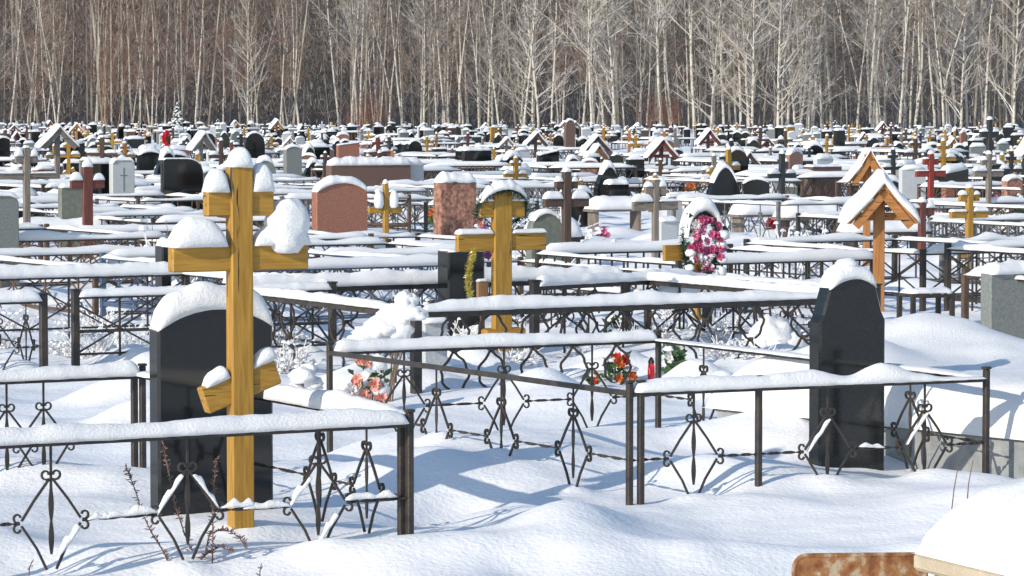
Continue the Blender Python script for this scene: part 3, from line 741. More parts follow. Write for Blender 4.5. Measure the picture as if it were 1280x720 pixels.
# concrete curb of the raised grave on the right
c0 = G(1290, 598); sdir = Vector((-math.sin(R(40)), math.cos(R(40)), 0)); L = 2.2
cu = empty('grave_curb', c0, R(40), 'long raised concrete grave bed under rolling snow at the right', 'grave bed')
mb = MB(); mb.box((0, L / 2, -.10), (.10, L, .60), bev=.012); mb.build('side_wall', M['concrete'], cu)
mb = MB(); mb.box((1.0, -.006, -.10), (1.88, .10, .60), bev=.012); mb.build('front_wall', M['concrete'], cu)
mb = MB(); mb.box((1.0, L + .006, -.10), (1.88, .10, .60), bev=.012); mb.build('back_wall', M['concrete'], cu)
nx, ny = 46, 60; vs = []; fs = []
for j in range(ny + 1):
    for i in range(nx + 1):
        x = -.09 + 2.1 * i / nx; y = -.08 + (L + .16) * j / ny
        e = min(1, min(x + .09, 2.01 - x) / .32); f = min(1, min(y + .08, L + .08 - y) / .30)
        k = math.sqrt(max(0, 1 - (1 - e) ** 2)) * math.sqrt(max(0, 1 - (1 - f) ** 2))
        p = Vector((x * 1.3, y * 1.3, 0))
        z = .195 + k * (.27 + .05 * mn.noise(p + Vector((3, 1, 0))) + .012 * mn.noise(p * 4) + .13 * math.exp(-((x - .35) / .28) ** 2 - ((y - 1.55) / .3) ** 2) + .20 * math.exp(-((x - 1.25) / .5) ** 2 - ((y - 1.9) / .6) ** 2))
        vs.append((x, y, z))
for j in range(ny):
    for i in range(nx):
        a = j * (nx + 1) + i; fs.append((a, a + 1, a + nx + 2, a + nx + 1))
mb = MB(); mb.add(vs, fs); mb.build('snow_cap', M['snow'], cu, True)
hero('raised concrete grave bed', 1180, 430, 17, 110, 590)

# rusty plate and beige slab in the front right corner
q = P(1075, 694, 10.9)
ru = empty('rusty_panel', (q.x, q.y, 0), R(4), 'rust flecked pale metal panel with rounded corners at the bottom edge', 'metal panel')
out = []; w, h, rr = .455, .0, .045; zt = q.z
for cx, cz, a0 in ((w / 2 - rr, -.25 + rr, -PI / 2), (w / 2 - rr, zt - rr, 0), (-w / 2 + rr, zt - rr, PI / 2), (-w / 2 + rr, -.25 + rr, PI)):
    for i in range(7): a = a0 + PI / 2 * i / 6; out.append((cx + rr * math.cos(a), cz + rr * math.sin(a)))
mb = MB(); mb.prism(out[::-1], -.006, .006); mb.build('sheet', M['rust'], ru)
rim = [(x, 0, z) for x, z in out] + [(out[0][0], 0, out[0][1])]
mb = MB(); mb.tube(rim, .009, 8); mb.build('rim', M['rust'], ru)
for sx in (-.15, .15): mb = MB(); mb.tube([(sx, .025, -.4), (sx, .025, zt - .08)], .016, 8); mb.build('leg', M['rust'], ru)
hero('rusty panel', 1075, 693, 10.9, 80, 730)
q = P(1140, 690, 10.5)
ta = empty('stone_table', (q.x, q.y, 0), R(24), 'beige stone slab table buried under a smooth snow dome, bottom right', 'stone table')
mb = MB(); mb.box((.65, -.40, q.z - .03), (1.3, .8, .06), bev=.012); mb.build('table_top', M['beige'], ta)
mb = MB(); mb.box((.65, -.40, (q.z - .5) / 2 - .03), (1.2, .7, q.z - .06 + .5), bev=.01); mb.build('pedestal', M['beige'], ta)
vs = []; fs = []; nx, ny = 40, 32
for j in range(ny + 1):
    for i in range(nx + 1):
        x = .0 + 1.3 * i / nx; y = -.81 + .82 * j / ny
        e = min(1, min(x, 1.3 - x) / .30); f = min(1, min(y + .81, .01 - y) / .24)
        k = math.sqrt(max(0, 1 - (1 - e) ** 2)) * math.sqrt(max(0, 1 - (1 - f) ** 2)); p = Vector((x * 2.4, y * 2.4, 1))
        vs.append((x, y, q.z - .004 + k * (.27 + .07 * mn.noise(p) + .02 * mn.noise(p * 3))))
for j in range(ny):
    for i in range(nx):
        a = j * (nx + 1) + i; fs.append((a, a + 1, a + nx + 2, a + nx + 1))
mb = MB(); mb.add(vs, fs); mb.build('snow_cap', M['snow'], ta, True)
hero('beige stone table', 1220, 625, 10.5, 70, 730)

# =================================================================== flowers, wreaths, weeds
def bouquet(px, yb, wpx, hpx, cols, label, short, n=8, seed=1, snowy=2, green=30, r=.04):
    g = G(px, yb); s = ppm(g.y); rd = random.Random(seed); W, Hh = wpx / s / 2, hpx / s
    o = empty('flower_bouquet', (g.x, g.y, gz(g.x, g.y)), YAW * .6, label, 'flowers')
    mb = MB()
    for i in range(green):
        a = rd.uniform(-1, 1); p = (a * W * .6, rd.uniform(-.03, .05), Hh * rd.uniform(.1, .8)); leaf(mb, p, (rd.uniform(-.08, .08), rd.uniform(-.07, .02), rd.uniform(-.03, .08)), .018)
    for i in range(n): mb.tube([(0, .02, -.1), (rd.uniform(-W, W) * .6, 0, Hh * .6)], .004, 4)
    mb.build('leaves', M['leaf'], o)
    for i in range(n):
        mb = MB(); blossom(mb, (rd.uniform(-W, W), rd.uniform(-.07, -.02), Hh * rd.uniform(.25, .95)), r * rd.uniform(.8, 1.2), rd); mb.build('blossom', M[cols[i % len(cols)]], o)
    for i in range(snowy):
        mb = MB(); mb.lump((rd.uniform(-W, W), rd.uniform(-.03, .05), Hh * rd.uniform(.3, 1.0)), (W * rd.uniform(.25, .5), .05, W * rd.uniform(.2, .35)), 14, 9, .3, i + seed, 2.2, -.5); mb.build('snow_cap', M['snow'], o, True)
    hero(short, px, yb - hpx, g.y, wpx / 2, yb); return o
bouquet(463, 512, 76, 72, ['peach', 'peach', 'white_petal', 'peach'], 'peach and white flowers with green leaves behind the left fence corner', 'peach flowers', 11, 2, 4, 26, .045)
bouquet(770, 476, 42, 44, ['orange', 'orange', 'red'], 'orange flowers in greenery inside the wavy barred plot', 'orange flowers', 8, 3, 3, 40, .036)
bouquet(842, 474, 34, 46, ['white_petal'], 'snowy ball of green leaves right of the red lantern', 'green snowy posy', 3, 4, 5, 90, .03)
bouquet(160, 508, 22, 30, ['red'], 'single red flower poking from snow beside the left fence post', 'single red flower', 2, 5, 1, 6, .04)
bouquet(742, 486, 16, 20, ['red', 'orange'], 'tiny red flower left of the orange flowers', 'tiny red flower', 2, 7, 1, 6, .03)
bouquet(770, 425, 44, 30, ['white_petal'], 'dark green fir sprigs with snow above the orange flowers', 'fir sprigs', 1, 8, 3, 60, .02)
bouquet(388, 500, 20, 20, ['peach', 'orange'], 'two faded flower heads behind the big cross', 'faded flower heads', 3, 9, 2, 4, .035)
bouquet(208, 194, 8, 34, ['red'], 'scarlet flowers over green in the far rows, upper left', 'scarlet flowers', 16, 10, 0, 60, .085)
bouquet(92, 302, 16, 10, ['pink', 'pink'], 'pink flowers under a snow covered bench on the left', 'pink bench flowers', 3, 14, 1, 6, .06)
# red lantern
g = G(814, 474); ln = empty('grave_lantern', g, YAW, 'small red glass grave lantern beside the snowy green posy', 'lantern')
mb = MB(); mb.tube([(0, 0, -.05), (0, 0, .02), (0, 0, .08), (0, 0, .11)], [.020, .024, .024, .018], 14); mb.build('glass', M['red'], ln, True)
mb = MB(); mb.tube([(0, 0, .11), (0, 0, .125), (0, 0, .15)], [.023, .02, .006], 14); mb.build('lid', M['iron'], ln)
hero('red lantern', 814, 445, g.y, 8, 474)

# pink flower wreath with an arch of snow
g = G(877, 417); s = ppm(g.y); st_ = empty('flower_wreath', g, YAW, 'big pink flower wreath on a stand under a thick arch of snow', 'wreath')
rd = random.Random(8)
mb = MB(); mb.box((.0, .06, .4), (.05, .04, 1.3), bev=.004); mb.build('stand', M['yellow'], st_)
mb = MB(); mb.box((-.21, .06, .66), (.24, .04, .13), bev=.004); mb.build('board', M['yellow_h'], st_)
ring = [(.17 * math.cos(u), .02, .73 + .28 * math.sin(u)) for u in [2 * PI * i / 40 for i in range(41)]]
mb = MB(); needles(mb, ring, 1500, .055, 9); 
for i in range(60): u = rd.uniform(0, 2 * PI); leaf(mb, (.17 * math.cos(u), rd.uniform(-.04, .02), .72 + .28 * math.sin(u)), (rd.uniform(-.08, .08), -.03, rd.uniform(-.06, .08)), .02)
mb.build('evergreen_ring', M['needle'], st_)
for i in range(44):
    a = rd.uniform(0, 2 * PI); q = math.sqrt(rd.random()); x, z = .16 * q * math.cos(a), .69 + .25 * q * math.sin(a)
    mb = MB(); blossom(mb, (x, -.05 - rd.random() * .03, z), rd.uniform(.032, .048), rd); mb.build('blossom', M['pink' if rd.random() < .84 else 'white_petal'], st_)
mb = MB(); top = [(.165 * math.cos(u), .02, .80 + .21 * math.sin(u)) for u in [PI * 1.02 - PI * 1.05 * i / 18 for i in range(19)]]
mb.pillow(top, (0, 1, 0), .08, [.03, .08, .10, .10, .11, .10, .05], n=12, amp=.25, seed=3.3, fr=8, step=.02); mb.build('snow_cap', M['snow'], st_, True)
for i, (x, z, q) in enumerate(((.15, .72, .045), (.16, .60, .035), (.09, .47, .055), (.14, .50, .05), (-.15, .66, .04), (-.16, .54, .035), (.0, .44, .04), (-.02, .62, .025), (.05, .55, .02), (.17, .80, .05))):
    mb = MB(); mb.lump((x, -.06, z), (q, .05, q * .9), 14, 9, .3, i * 1.7, 2.2, -.7); mb.build('snow_cap', M['snow'], st_, True)
hero('pink flower wreath', 877, 244, g.y, 30, 417)

# dry weeds and grass stems in front
def weed(stem, Y, label, buds, seed):
    rd = random.Random(seed); base = P(stem[-1][0], stem[-1][1], Y); base.z = gz(base.x, Y) - .05
    o = empty('dry_weed', base, 0, label, 'weed'); pts = [P(x, y, Y) + Vector((0, rd.uniform(-.02, .02), 0)) - base for x, y in stem]
    pts[-1] = Vector((0, 0, 0))
    mb = MB(); mb.tube(pts, [.0018 + .0022 * i / len(pts) for i in range(len(pts))], 5); mb.build('stem', M['weed'], o)
    mb = MB()
    for i in range(buds):
        k = rd.random() ** 1.2 * (len(pts) - 1.4); a = int(k); p = pts[a].lerp(pts[a + 1], k - a)
        d = Vector((rd.uniform(-1, 1), rd.uniform(-1, 1), rd.uniform(-.2, 1.3))).normalized() * rd.uniform(.008, .028)
        mb.tube([p, p + d * .6, p + d], [.0012, .0032, .001], 4)
    if buds: mb.build('seed_heads', M['weed'], o)
weed([(203, 545), (207, 575), (213, 603), (219, 630), (230, 665), (240, 690), (247, 708)], 13.0, 'dry brown weed stalk bending in front of the black headstone', 110, 1)
weed([(157, 585), (168, 612), (178, 640), (190, 665), (205, 692), (218, 716)], 12.85, 'leaning dry weed stalk left of the bending one', 110, 2)
weed([(271, 573), (268, 600), (266, 635), (266, 670), (265, 714)], 12.9, 'upright reddish weed stalk before the big yellow cross', 80, 3)
weed([(309, 686), (300, 672), (288, 664), (274, 662), (262, 668), (252, 700)], 12.95, 'drooping seed weed at the foot of the big yellow cross', 90, 4)
weed([(292, 690), (275, 684), (262, 690), (250, 700), (246, 714)], 12.9, 'short tangled weed under the hanging diamond', 80, 5)
weed([(1199, 578), (1193, 612), (1186, 640)], 13.9, 'thin bare grass stem right of the shouldered headstone', 0, 6)
weed([(1216, 574), (1210, 605), (1206, 632)], 13.9, 'thin bare grass stem closest to the right fence post', 0, 7)
weed([(40, 702), (36, 712), (34, 724)], 12.5, 'short dark twig at the bottom left corner', 6, 8)
weed([(327, 704), (325, 714), (324, 724)], 12.4, 'stubby twig below the big yellow cross', 6, 9)

# snow laden plants inside the wavy barred plot
def snow_plant(px, yb, label, lumps, seed, nst=7):
    g = G(px, yb); o = empty('snowy_shrub', g, 0, label, 'shrub'); rd = random.Random(seed); s = ppm(g.y); mb = MB()
    for i in range(nst):
        x, y, q = rd.choice(lumps); p = P(x, y, g.y) - g; mb.tube([(rd.uniform(-.05, .05), 0, -.1), p * .6 + Vector((rd.uniform(-.04, .04), .03, 0)), p], .006, 5)
    mb.build('stems', M['twig'], o)
    for i, (x, y, q) in enumerate(lumps):
        p = P(x, y, g.y) - g; mb = MB(); mb.lump(p + Vector((0, rd.uniform(-.05, .05), 0)), (q / s * rd.uniform(.9, 1.3), q / s, q / s * rd.uniform(.7, 1)), 18, 12, .35, i + seed, 1.8, -.8); mb.build('snow_cap', M['snow'], o, True)
snow_plant(486, 496, 'bent plant weighed down by a big hook of snow', [(505, 378, 15), (516, 392, 14), (490, 395, 16), (478, 408, 18), (500, 412, 16), (460, 418, 16), (515, 375, 10), (452, 428, 14), (470, 425, 15), (498, 400, 13), (508, 384, 13)], 3)
snow_plant(382, 498, 'low plant under snow lumps right of the front black headstone', [(378, 470, 14), (392, 480, 13), (370, 486, 11), (384, 462, 9)], 5)
snow_plant(960, 450, 'rounded snow heap over a shrub left of the shouldered headstone', [(965, 420, 26), (985, 430, 24), (945, 432, 18), (1000, 436, 16)], 6)
snow_plant(858, 425, 'small twiggy plant with snow behind the wavy bars', [(852, 405, 7), (868, 412, 8), (846, 415, 6)], 8)
mound(*G(700, 655)[:2], .32, .4, 0, .10); mound(*G(565, 622)[:2], .22, .5, R(-20), -.07); mound(*G(480, 570)[:2], .3, .5, 0, .09); mound(*G(760, 560)[:2], .35, .5, 0, .08); mound(*G(900, 600)[:2], .4, .4, 0, .07)
for _i in range(46):
    _px, _py = random.uniform(330, 1000), random.uniform(405, 500); mound(*G(_px, _py)[:2], random.uniform(.12, .35), random.uniform(.15, .45), random.uniform(0, 3), random.uniform(.04, .14))
for _i in range(24):
    _px, _py = random.uniform(-20, 330), random.uniform(400, 560); mound(*G(_px, _py)[:2], random.uniform(.15, .4), random.uniform(.15, .45), random.uniform(0, 3), random.uniform(.03, .10))
mound(*G(690, 500)[:2], .5, .9, YAW, .10); mound(*G(950, 470)[:2], .5, .7, YAW, .12); mound(*G(720, 668)[:2], .22, .3, 0, .05); mound(*G(590, 600)[:2], .5, .5, YAW, .09)
for p in (60, 232, 397): 
    q = FR + (FL - FR) * line_frac(p, FR, FL); mound(q.x, q.y - .03, .12, .12, 0, .035)
for p in (868, 1036, 1158): q = A + AD * line_frac(p, A, D); mound(q.x, q.y - .03, .12, .12, 0, .035)
for p in (717, 627, 545): q = A + (B - A) * line_frac(p, A, B); mound(q.x, q.y, .09, .09, 0, .04)
mound(*G(955, 566)[:2], .35, .6, R(40), .17); mound(*G(1130, 575)[:2], .25, .3, R(40), .08); mound(*G(640, 575)[:2], .5, .7, R(20), .13); mound(*G(545, 632)[:2], .3, .35, 0, -.05); mound(*G(590, 640)[:2], .22, .16, R(30), .05); mound(*G(1000, 560)[:2], .3, .4, R(40), .10); mound(*G(500, 600)[:2], .4, .35, 0, .06); mound(*G(100, 600)[:2], .7, .4, 0, .07)
mound(*G(1060, 586)[:2], .3, .2, YAW, .06); mound(*G(310, 662)[:2], .25, .16, YAW, .05); mound(*G(300, 640)[:2], .5, .5, YAW, .06)
mound(*G(1230, 610)[:2], .3, .35, YAW, .10); mound(*G(1270, 640)[:2], .4, .5, YAW, .10)

# =================================================================== the rest of the cemetery
rng = random.Random(77)
def rel(px, Y, top):
    """where a thing stands, said by the nearest landmark"""
    best = None
    for sh, hx, ht, hY, hw, hb in HEROES:
        if 'fence' in sh or len(sh.split()) > 4: continue
        sc = abs(hx - px) + 260 * abs(math.log(Y / hY)) + (25 if Y < hY else 0)
        if best is None or sc < best[0]: best = (sc, sh, hx, hY, hw)
    _, sh, hx, hY, hw = best
    dx = px - hx
    side = 'left of' if dx < -hw * .8 - 4 else 'right of' if dx > hw * .8 + 4 else ''
    sd = side[:-3].strip()
    if Y > hY * 1.12: return ('behind-' + sd + ' of' if sd else 'behind') + ' the ' + sh
    if Y < hY * .9: return ('before-' + sd + ' of' if sd else 'before') + ' the ' + sh
    return (side or 'beside') + ' the ' + sh
ORD = ['first', 'second', 'third', 'fourth', 'fifth', 'sixth', 'seventh', 'eighth', 'ninth', 'tenth', 'eleventh', 'twelfth', 'thirteenth', 'fourteenth', 'fifteenth', 'sixteenth', 'seventeenth', 'eighteenth', 'nineteenth', 'twentieth']
PENDING = []   # (obj, base label, px)
def later(o, text, px): PENDING.append((o, text, px))
def settle():
    by = {}
    for o, t, px in PENDING: by.setdefault(t, []).append((px, o))
    for t, l in by.items():
        l.sort(key=lambda a: a[0])
        if len(l) == 1: l[0][1]['label'] = t; continue
        for i, (px, o) in enumerate(l):
            e = 'leftmost' if i == 0 else 'rightmost' if i == len(l) - 1 else (ORD[i] if i < 20 else 'number ' + str(i + 1)) + ' from left'
            o['label'] = t + ', ' + e
TAKEN = [(h[1], h[3]) for h in HEROES]
def blocked(px, Y, top, hw, base):
    for sh, hx, ht, hY, hh, hb in HEROES:
        if 'fence' in sh: continue
        if Y < hY and abs(px - hx) < hh + hw and top < min(hb, ht + (hb - ht) * .65) and base > ht: return True
    return False
SPOTS = []
def free(x, y, d):
    for a, b in SPOTS:
        if abs(a - x) < d and abs(b - y) < d and (a - x) ** 2 + (b - y) ** 2 < d * d: return False
    return True
def inside_plots(x, y):
    for pl in PLOTS:
        c = sum(pl, Vector((0, 0, 0))) / 4
        if (c.x - x) ** 2 + (c.y - y) ** 2 < 1.7 ** 2: return True
    return False

# ---- fences: prototypes with every part, copied over the grid of plots
protos = []
FST = [('lattice', 'iron', 'black', 'crossed bars'), ('diamond', 'iron', 'black', 'hanging diamonds'), ('wavy', 'brown_iron', 'brown', 'wavy bars'), ('bars', 'iron', 'black', 'upright bars'),
       ('lattice', 'brown_iron', 'rusty brown', 'crossed bars'), ('bars', 'grey_iron', 'grey', 'upright bars'), ('diamond', 'grey_iron', 'grey', 'hanging diamonds'), ('lattice', 'blue_iron', 'blue grey', 'crossed bars')]
for i, (sty, m, cn, dn) in enumerate(FST):
    w, l = (1.9, 2.0, 1.7, 2.1, 2.2, 1.9, 2.0, 2.1)[i], (2.7, 2.5, 2.6, 2.3, 2.8, 2.5, 2.4, 2.6)[i]
    r = empty('grave_fence', (0, 0, 0), 0, None, 'fence', 'grave fences in the field')
    random.seed(40 + i)
    fence(r, [(-w / 2, -l / 2), (w / 2, -l / 2), (w / 2, l / 2), (-w / 2, l / 2)], [(0, 1), (1, 2), (2, 3), (3, 0)], (.5, .46, .52, .48, .5, .47, .53, .5)[i], sty, m, 1,
          snow=[(.08, .085, .07, .09, .075, .09, .075, .08)[i], .04, .08, .04], seed=20.0 + i * 7, pt=.045)
    learn(r); protos.append(r)
used = set(); nf = 0
ux = Vector((math.cos(YAW), math.sin(YAW), 0)); vx = Vector((-math.sin(YAW), math.cos(YAW), 0))
cells = []
for a in range(-30, 60):
    for b in range(-14, 40):
        p = ux * (a * 2.32 + .4) + vx * (b * 3.05 + .6)
        if 19.5 < p.y < 64 and abs(p.x) < .168 * p.y + 1.0: cells.append(p)
cells.sort(key=lambda p: p.y)
for p in cells:
    if inside_plots(p.x, p.y) or rng.random() < .08: continue
    px = proj((p.x, p.y, .5))[0]
    hid = False
    for off in (-1.3, 1.3):
        q = p + vx * off; rx, ry, _ = proj((q.x, q.y, .57)); hw_ = 1.0 * ppm(q.y)
        for sh, hx, ht, hY, hh, hb in HEROES:
            if 'fence' not in sh and 'bench' not in sh and q.y < hY - .3 and abs(hx - rx) < hw_ * .75 + hh * .8 and ry < ht + (hb - ht) * .5: hid = True
    if hid: continue
    if p.y < 25 and (px > 520 and px < 1240): continue
    i = rng.choices(range(8), [5, 3, 3, 3, 3, 1, 1, 1])[0]
    o = protos[i] if i not in used else copy_tree(protos[i]); used.add(i)
    o.location = (p.x + rng.uniform(-.12, .12), p.y + rng.uniform(-.15, .15), rng.uniform(-.08, .03)); o.rotation_euler = (0, 0, YAW + rng.gauss(0, R(1.6)))
    o.scale = (rng.uniform(.96, 1.06), rng.uniform(.95, 1.08), rng.uniform(.85, 1.1))
    later(o, FST[i][2] + ' fence of ' + FST[i][3] + ' ' + rel(px, p.y, 0), px); nf += 1
    mound(p.x + rng.uniform(-.2, .2), p.y + rng.uniform(-.2, .4), .45, .8, YAW, rng.uniform(.04, .15))
# far fences: one mesh each
farp = []
for i, (sty, m, cn, dn) in enumerate(FST[:6]):
    r0 = empty('tmp', (0, 0, 0)); mb = MB(); w, l = 2.1, 2.6; c = [(-w / 2, -l / 2), (w / 2, -l / 2), (w / 2, l / 2), (-w / 2, l / 2)]
    for k in range(4):
        a, b_ = Vector((*c[k], 0)), Vector((*c[(k + 1) % 4], 0)); X = (b_ - a).normalized(); Lg = (b_ - a).length; zr = .5
        mb.mi = 0; mb.box(a + Vector((0, 0, .15)), (.05, .05, .8)); rot = Matrix.Rotation(math.atan2(X.y, X.x), 3, 'Z')
        mb.box((a + b_) / 2 + Vector((0, 0, zr)), (Lg - .06, .035, .035), rot)
        if k in (0, 2): mb.box((a + b_) / 2 + Vector((0, 0, .16)), (Lg - .06, .025, .025), rot)
        n = 5
        for q in range(n):
            o1 = a + X * (Lg * (q + .1) / n); o2 = a + X * (Lg * (q + .9) / n); z = Vector((0, 0, zr)); 
            if sty in ('lattice', 'diamond'): mb.bar([o1 + z, o2], .02, .02, X.cross(Vector((0, 0, 1)))); mb.bar([o2 + z, o1], .02, .018, X.cross(Vector((0, 0, 1))))
            else: mb.bar([o1 + z, o1], .022, .022, X.cross(Vector((0, 0, 1)))); mb.bar([(o1 + o2) / 2 + z, (o1 + o2) / 2], .022, .022, X.cross(Vector((0, 0, 1))))
        mb.mi = 1; mb.pillow([a + Vector((0, 0, zr + .018)), b_ + Vector((0, 0, zr + .018))], (-X.y, X.x, 0), .06, .085 if k in (0, 2) else .05, n=5, amp=.2, seed=i + k, fr=5, step=.3)
    bpy.data.objects.remove(r0); o = mb.build('grave_fence', [M[m], M['snow']], None, (1,)); tag(o, None, 'fence', 'grave fences in the field'); farp.append(o)
uf = set()
nfar = 0; tries = 0
while nfar < 85 and tries < 3000:
    tries += 1
    Y = math.exp(rng.uniform(math.log(62), math.log(185))); px = rng.uniform(-30, 1310); x = (px - 640) / F * Y
    if not free(x, Y, 1.6): continue
    i = rng.choices(range(6), [5, 3, 3, 3, 3, 1])[0]; o = farp[i] if i not in uf else farp[i].copy()
    if i in uf: COL.objects.link(o)
    uf.add(i); SPOTS.append((x, Y)); o.location = (x, Y, gz(x, Y) - .08); o.rotation_euler = (0, 0, YAW + rng.gauss(0, R(5))); o.scale = (1, 1, rng.uniform(.9, 1.25))
    later(o, 'distant ' + FST[i][2] + ' snowy fence ' + rel(px, Y, 0), px); nfar += 1
SPOTS = []

# ---- headstones of the field
HST = [('rect', 'black_granite', 'square black', .55, .95), ('arch', 'black_granite', 'black arched', .5, 1.0), ('low', 'dark_granite', 'dark low-arched', .55, .9), ('rect', 'grey_granite', 'grey square', .5, .8), ('arch', 'grey_granite', 'grey arched', .5, .85),
       ('bell', 'dark_granite', 'dark shouldered', .5, 1.0), ('wave', 'black_granite', 'black wavy-topped', .8, .85), ('double', 'black_granite', 'black twin-arched', 1.0, .8), ('rough', 'rough_red', 'rough red', .5, .8), ('low', 'red_granite', 'red granite', .55, .85),
       ('gothic', 'dark_granite', 'dark pointed', .5, 1.05), ('rect', 'light_granite', 'pale square', .45, .85), ('low', 'brown_granite', 'brown', .6, .9), ('slant', 'dark_granite', 'dark slanted', .6, .95), ('rect', 'green_stone', 'green grey', .5, .7), ('round', 'black_granite', 'black round-shouldered', .55, 1.0)]
hp = []
for i, (sh, m, nm, w, h) in enumerate(HST):
    for v in range(2):
        slab, cap = stone_geo(sh, w * (1 if v == 0 else 1.15), h * (1 if v == 0 else .85), .12 + .03 * v, .09 + .05 * v, i * 2.3 + v, far=True)
        r = empty('headstone', (0, 0, 0), 0, None, 'headstone', 'headstones in the field'); slab.build('slab', M[m], r); cap.build('snow_cap', M['snow'], r, True); learn(r); hp.append((r, nm + (' headstone' if v == 0 else ' headstone, thickly capped'), h * (1 if v == 0 else .85), w))
def farlim(px): return 262 - 60 * min(1, max(0, px / 1280))
def scatter(n, ymin, ymax, protos, spacing, weights=None, hmax=1.0, far_bias=1.0, zoff=0.0):
    used = set(); k = 0; t = 0
    while k < n and t < n * 60:
        t += 1
        u = rng.random() ** far_bias; Y = math.exp(math.log(ymin) + (math.log(ymax) - math.log(ymin)) * u)
        px = rng.uniform(-25, 1305); x = (px - 640) / F * Y; i = rng.choices(range(len(protos)), weights)[0]; r, nm, h, w = protos[i]
        if Y > farlim(px): continue
        top = proj((x, Y, h * 1.1))[1]; base = proj((x, Y, 0))[1]
        if blocked(px, Y, top, w * .6 * ppm(Y), base) or not free(x, Y, spacing): continue
        o = r if i not in used else copy_tree(r); used.add(i); SPOTS.append((x, Y))
        o.location = (x, Y, gz(x, Y) - rng.uniform(.0, .15) + zoff); o.rotation_euler = (rng.gauss(0, R(1.2)), rng.gauss(0, R(1.2)), YAW + rng.gauss(0, R(9))); s = rng.uniform(.7, 1.08); o.scale = (s * rng.uniform(.9, 1.15), s, s)
        band = 'tiny ' if Y > 150 else 'small ' if Y > 80 else ''
        later(o, band + nm + ' ' + rel(px, Y, top), px); k += 1
    return k
n1 = scatter(300, 44, 265, hp, .85, [9, 8, 6, 5, 4, 4, 2, 1.5, 2, 2.5, 3, 4, 3, 4, 3, 4] and [a for a in [9, 8, 6, 5, 4, 4, 2, 1.5, 2, 2.5, 3, 4, 3, 4, 3, 4] for _ in (0, 1)], far_bias=.8)

# ---- crosses of the field
cp = []
for m, nm, H in (('yellow', 'yellow', 1.15), ('brown', 'dark brown', 1.25), ('grey_wood', 'grey wooden', 1.2), ('black_wood', 'black', 1.3), ('orange_wood', 'orange wooden', 1.1), ('dark_red', 'dark red', 1.2), ('red_wood', 'red', 1.1)):
    for v in range(2):
        r = empty('grave_cross', (0, 0, 0), 0, None, 'cross', 'crosses in the field')
        if v == 0: cross_parts(r, H, .09, .06, [(H * .88, .28, .075, .06, .06), (H * .68, .62, .08, .08, .08)], m, .06, H + v, True, (H * .35, .34, .075, R(20)))
        else: cross_parts(r, H * .9, .085, .06, [(H * .62, .54, .085, .09, .07)], m, .07, H + v, True)
        learn(r); cp.append((r, nm + (' three barred cross' if v == 0 else ' plain cross'), H, .35))
n2 = scatter(185, 42, 255, cp, .7, [7, 5, 4, 3, 3, 4, 3, 4, 3, 2, 1.5, 1.5, 1, 1], far_bias=.85)
rp = []
for m, nm in (('orange_wood', 'orange'), ('brown', 'dark'), ('grey_wood', 'grey'), ('dark_red', 'dark red')):
    r = empty('roofed_cross', (0, 0, 0), 0, None, 'roofed cross', 'roofed crosses in the field')
    b = MB(); b.box((0, 0, .45), (.09, .06, 1.5)); b.build('upright', M[m], r); b = MB(); b.box((0, .006, .84), (.44, .05, .07)); b.build('crossbar', M[m + '_h'], r)
    roof_parts(r, 1.22, .78, .42, .25, m, .09, 3, True); learn(r); rp.append((r, nm + ' wooden roofed cross', 1.3, .5))
n3 = scatter(30, 60, 240, rp, .9, None, far_bias=.8)

# ---- snowy benches, bare bushes and bright flower bunches
bp_ = []
for k in range(4):
    r = empty('bench', (0, 0, 0), 0, None, 'bench', 'snow covered benches in the field'); w = (.9, 1.2, .7, 1.0)[k]
    b = MB(); b.box((0, 0, .36), (w, .34, .04)); b.build('seat', M[('grey_wood_h', 'brown_h', 'iron', 'grey_wood_h')[k]], r)
    for sx in (-1, 1): b = MB(); b.box((sx * w * .4, 0, .05), (.06, .26, .58)); b.build('leg', M[('grey_wood', 'iron', 'iron', 'brown')[k]], r)
    c = MB(); c.pillow([(-w / 2, 0, .38), (w / 2, 0, .38)], (0, 1, 0), .20, (.2, .16, .24, .18)[k], n=9, amp=.15, seed=k, fr=5, step=.06); c.build('snow_cap', M['snow'], r, True); learn(r)
    bp_.append((r, ('short', 'long', 'tiny', 'plain')[k] + ' bench under a loaf of snow', .6, w))
for (px, yb, k) in ((76, 318, 1), (950, 296, 0), (768, 288, 0), (1010, 300, 3), (1105, 322, 1), (690, 330, 2), (180, 300, 3)):
    g = G(px, yb); o = copy_tree(bp_[k][0]); o.location = (g.x, g.y, -.05); o.rotation_euler = (0, 0, R(25)); later(o, bp_[k][1] + ' ' + rel(px, g.y, 0), px); SPOTS.append((g.x, g.y))
scatter(34, 46, 170, bp_, .9)
g = G(1157, 408); r = empty('bench', (g.x, g.y, 0), R(24), 'black iron bench with thin snow between the shouldered headstone and right edge stone', 'bench')
b = MB(); b.box((0, 0, .27), (.42, .26, .03)); o = b.build('seat', M['iron'], r)
for sx in (-.19, .19):
    for sy in (-.11, .11): b = MB(); b.box((sx, sy, .05), (.035, .035, .41)); b.build('leg', M['iron'], r)
c = MB(); c.pillow([(-.21, 0, .285), (.21, 0, .285)], (0, 1, 0), .13, .05, n=9, seed=6, step=.03); c.build('snow_cap', M['snow'], r, True)
sp = []
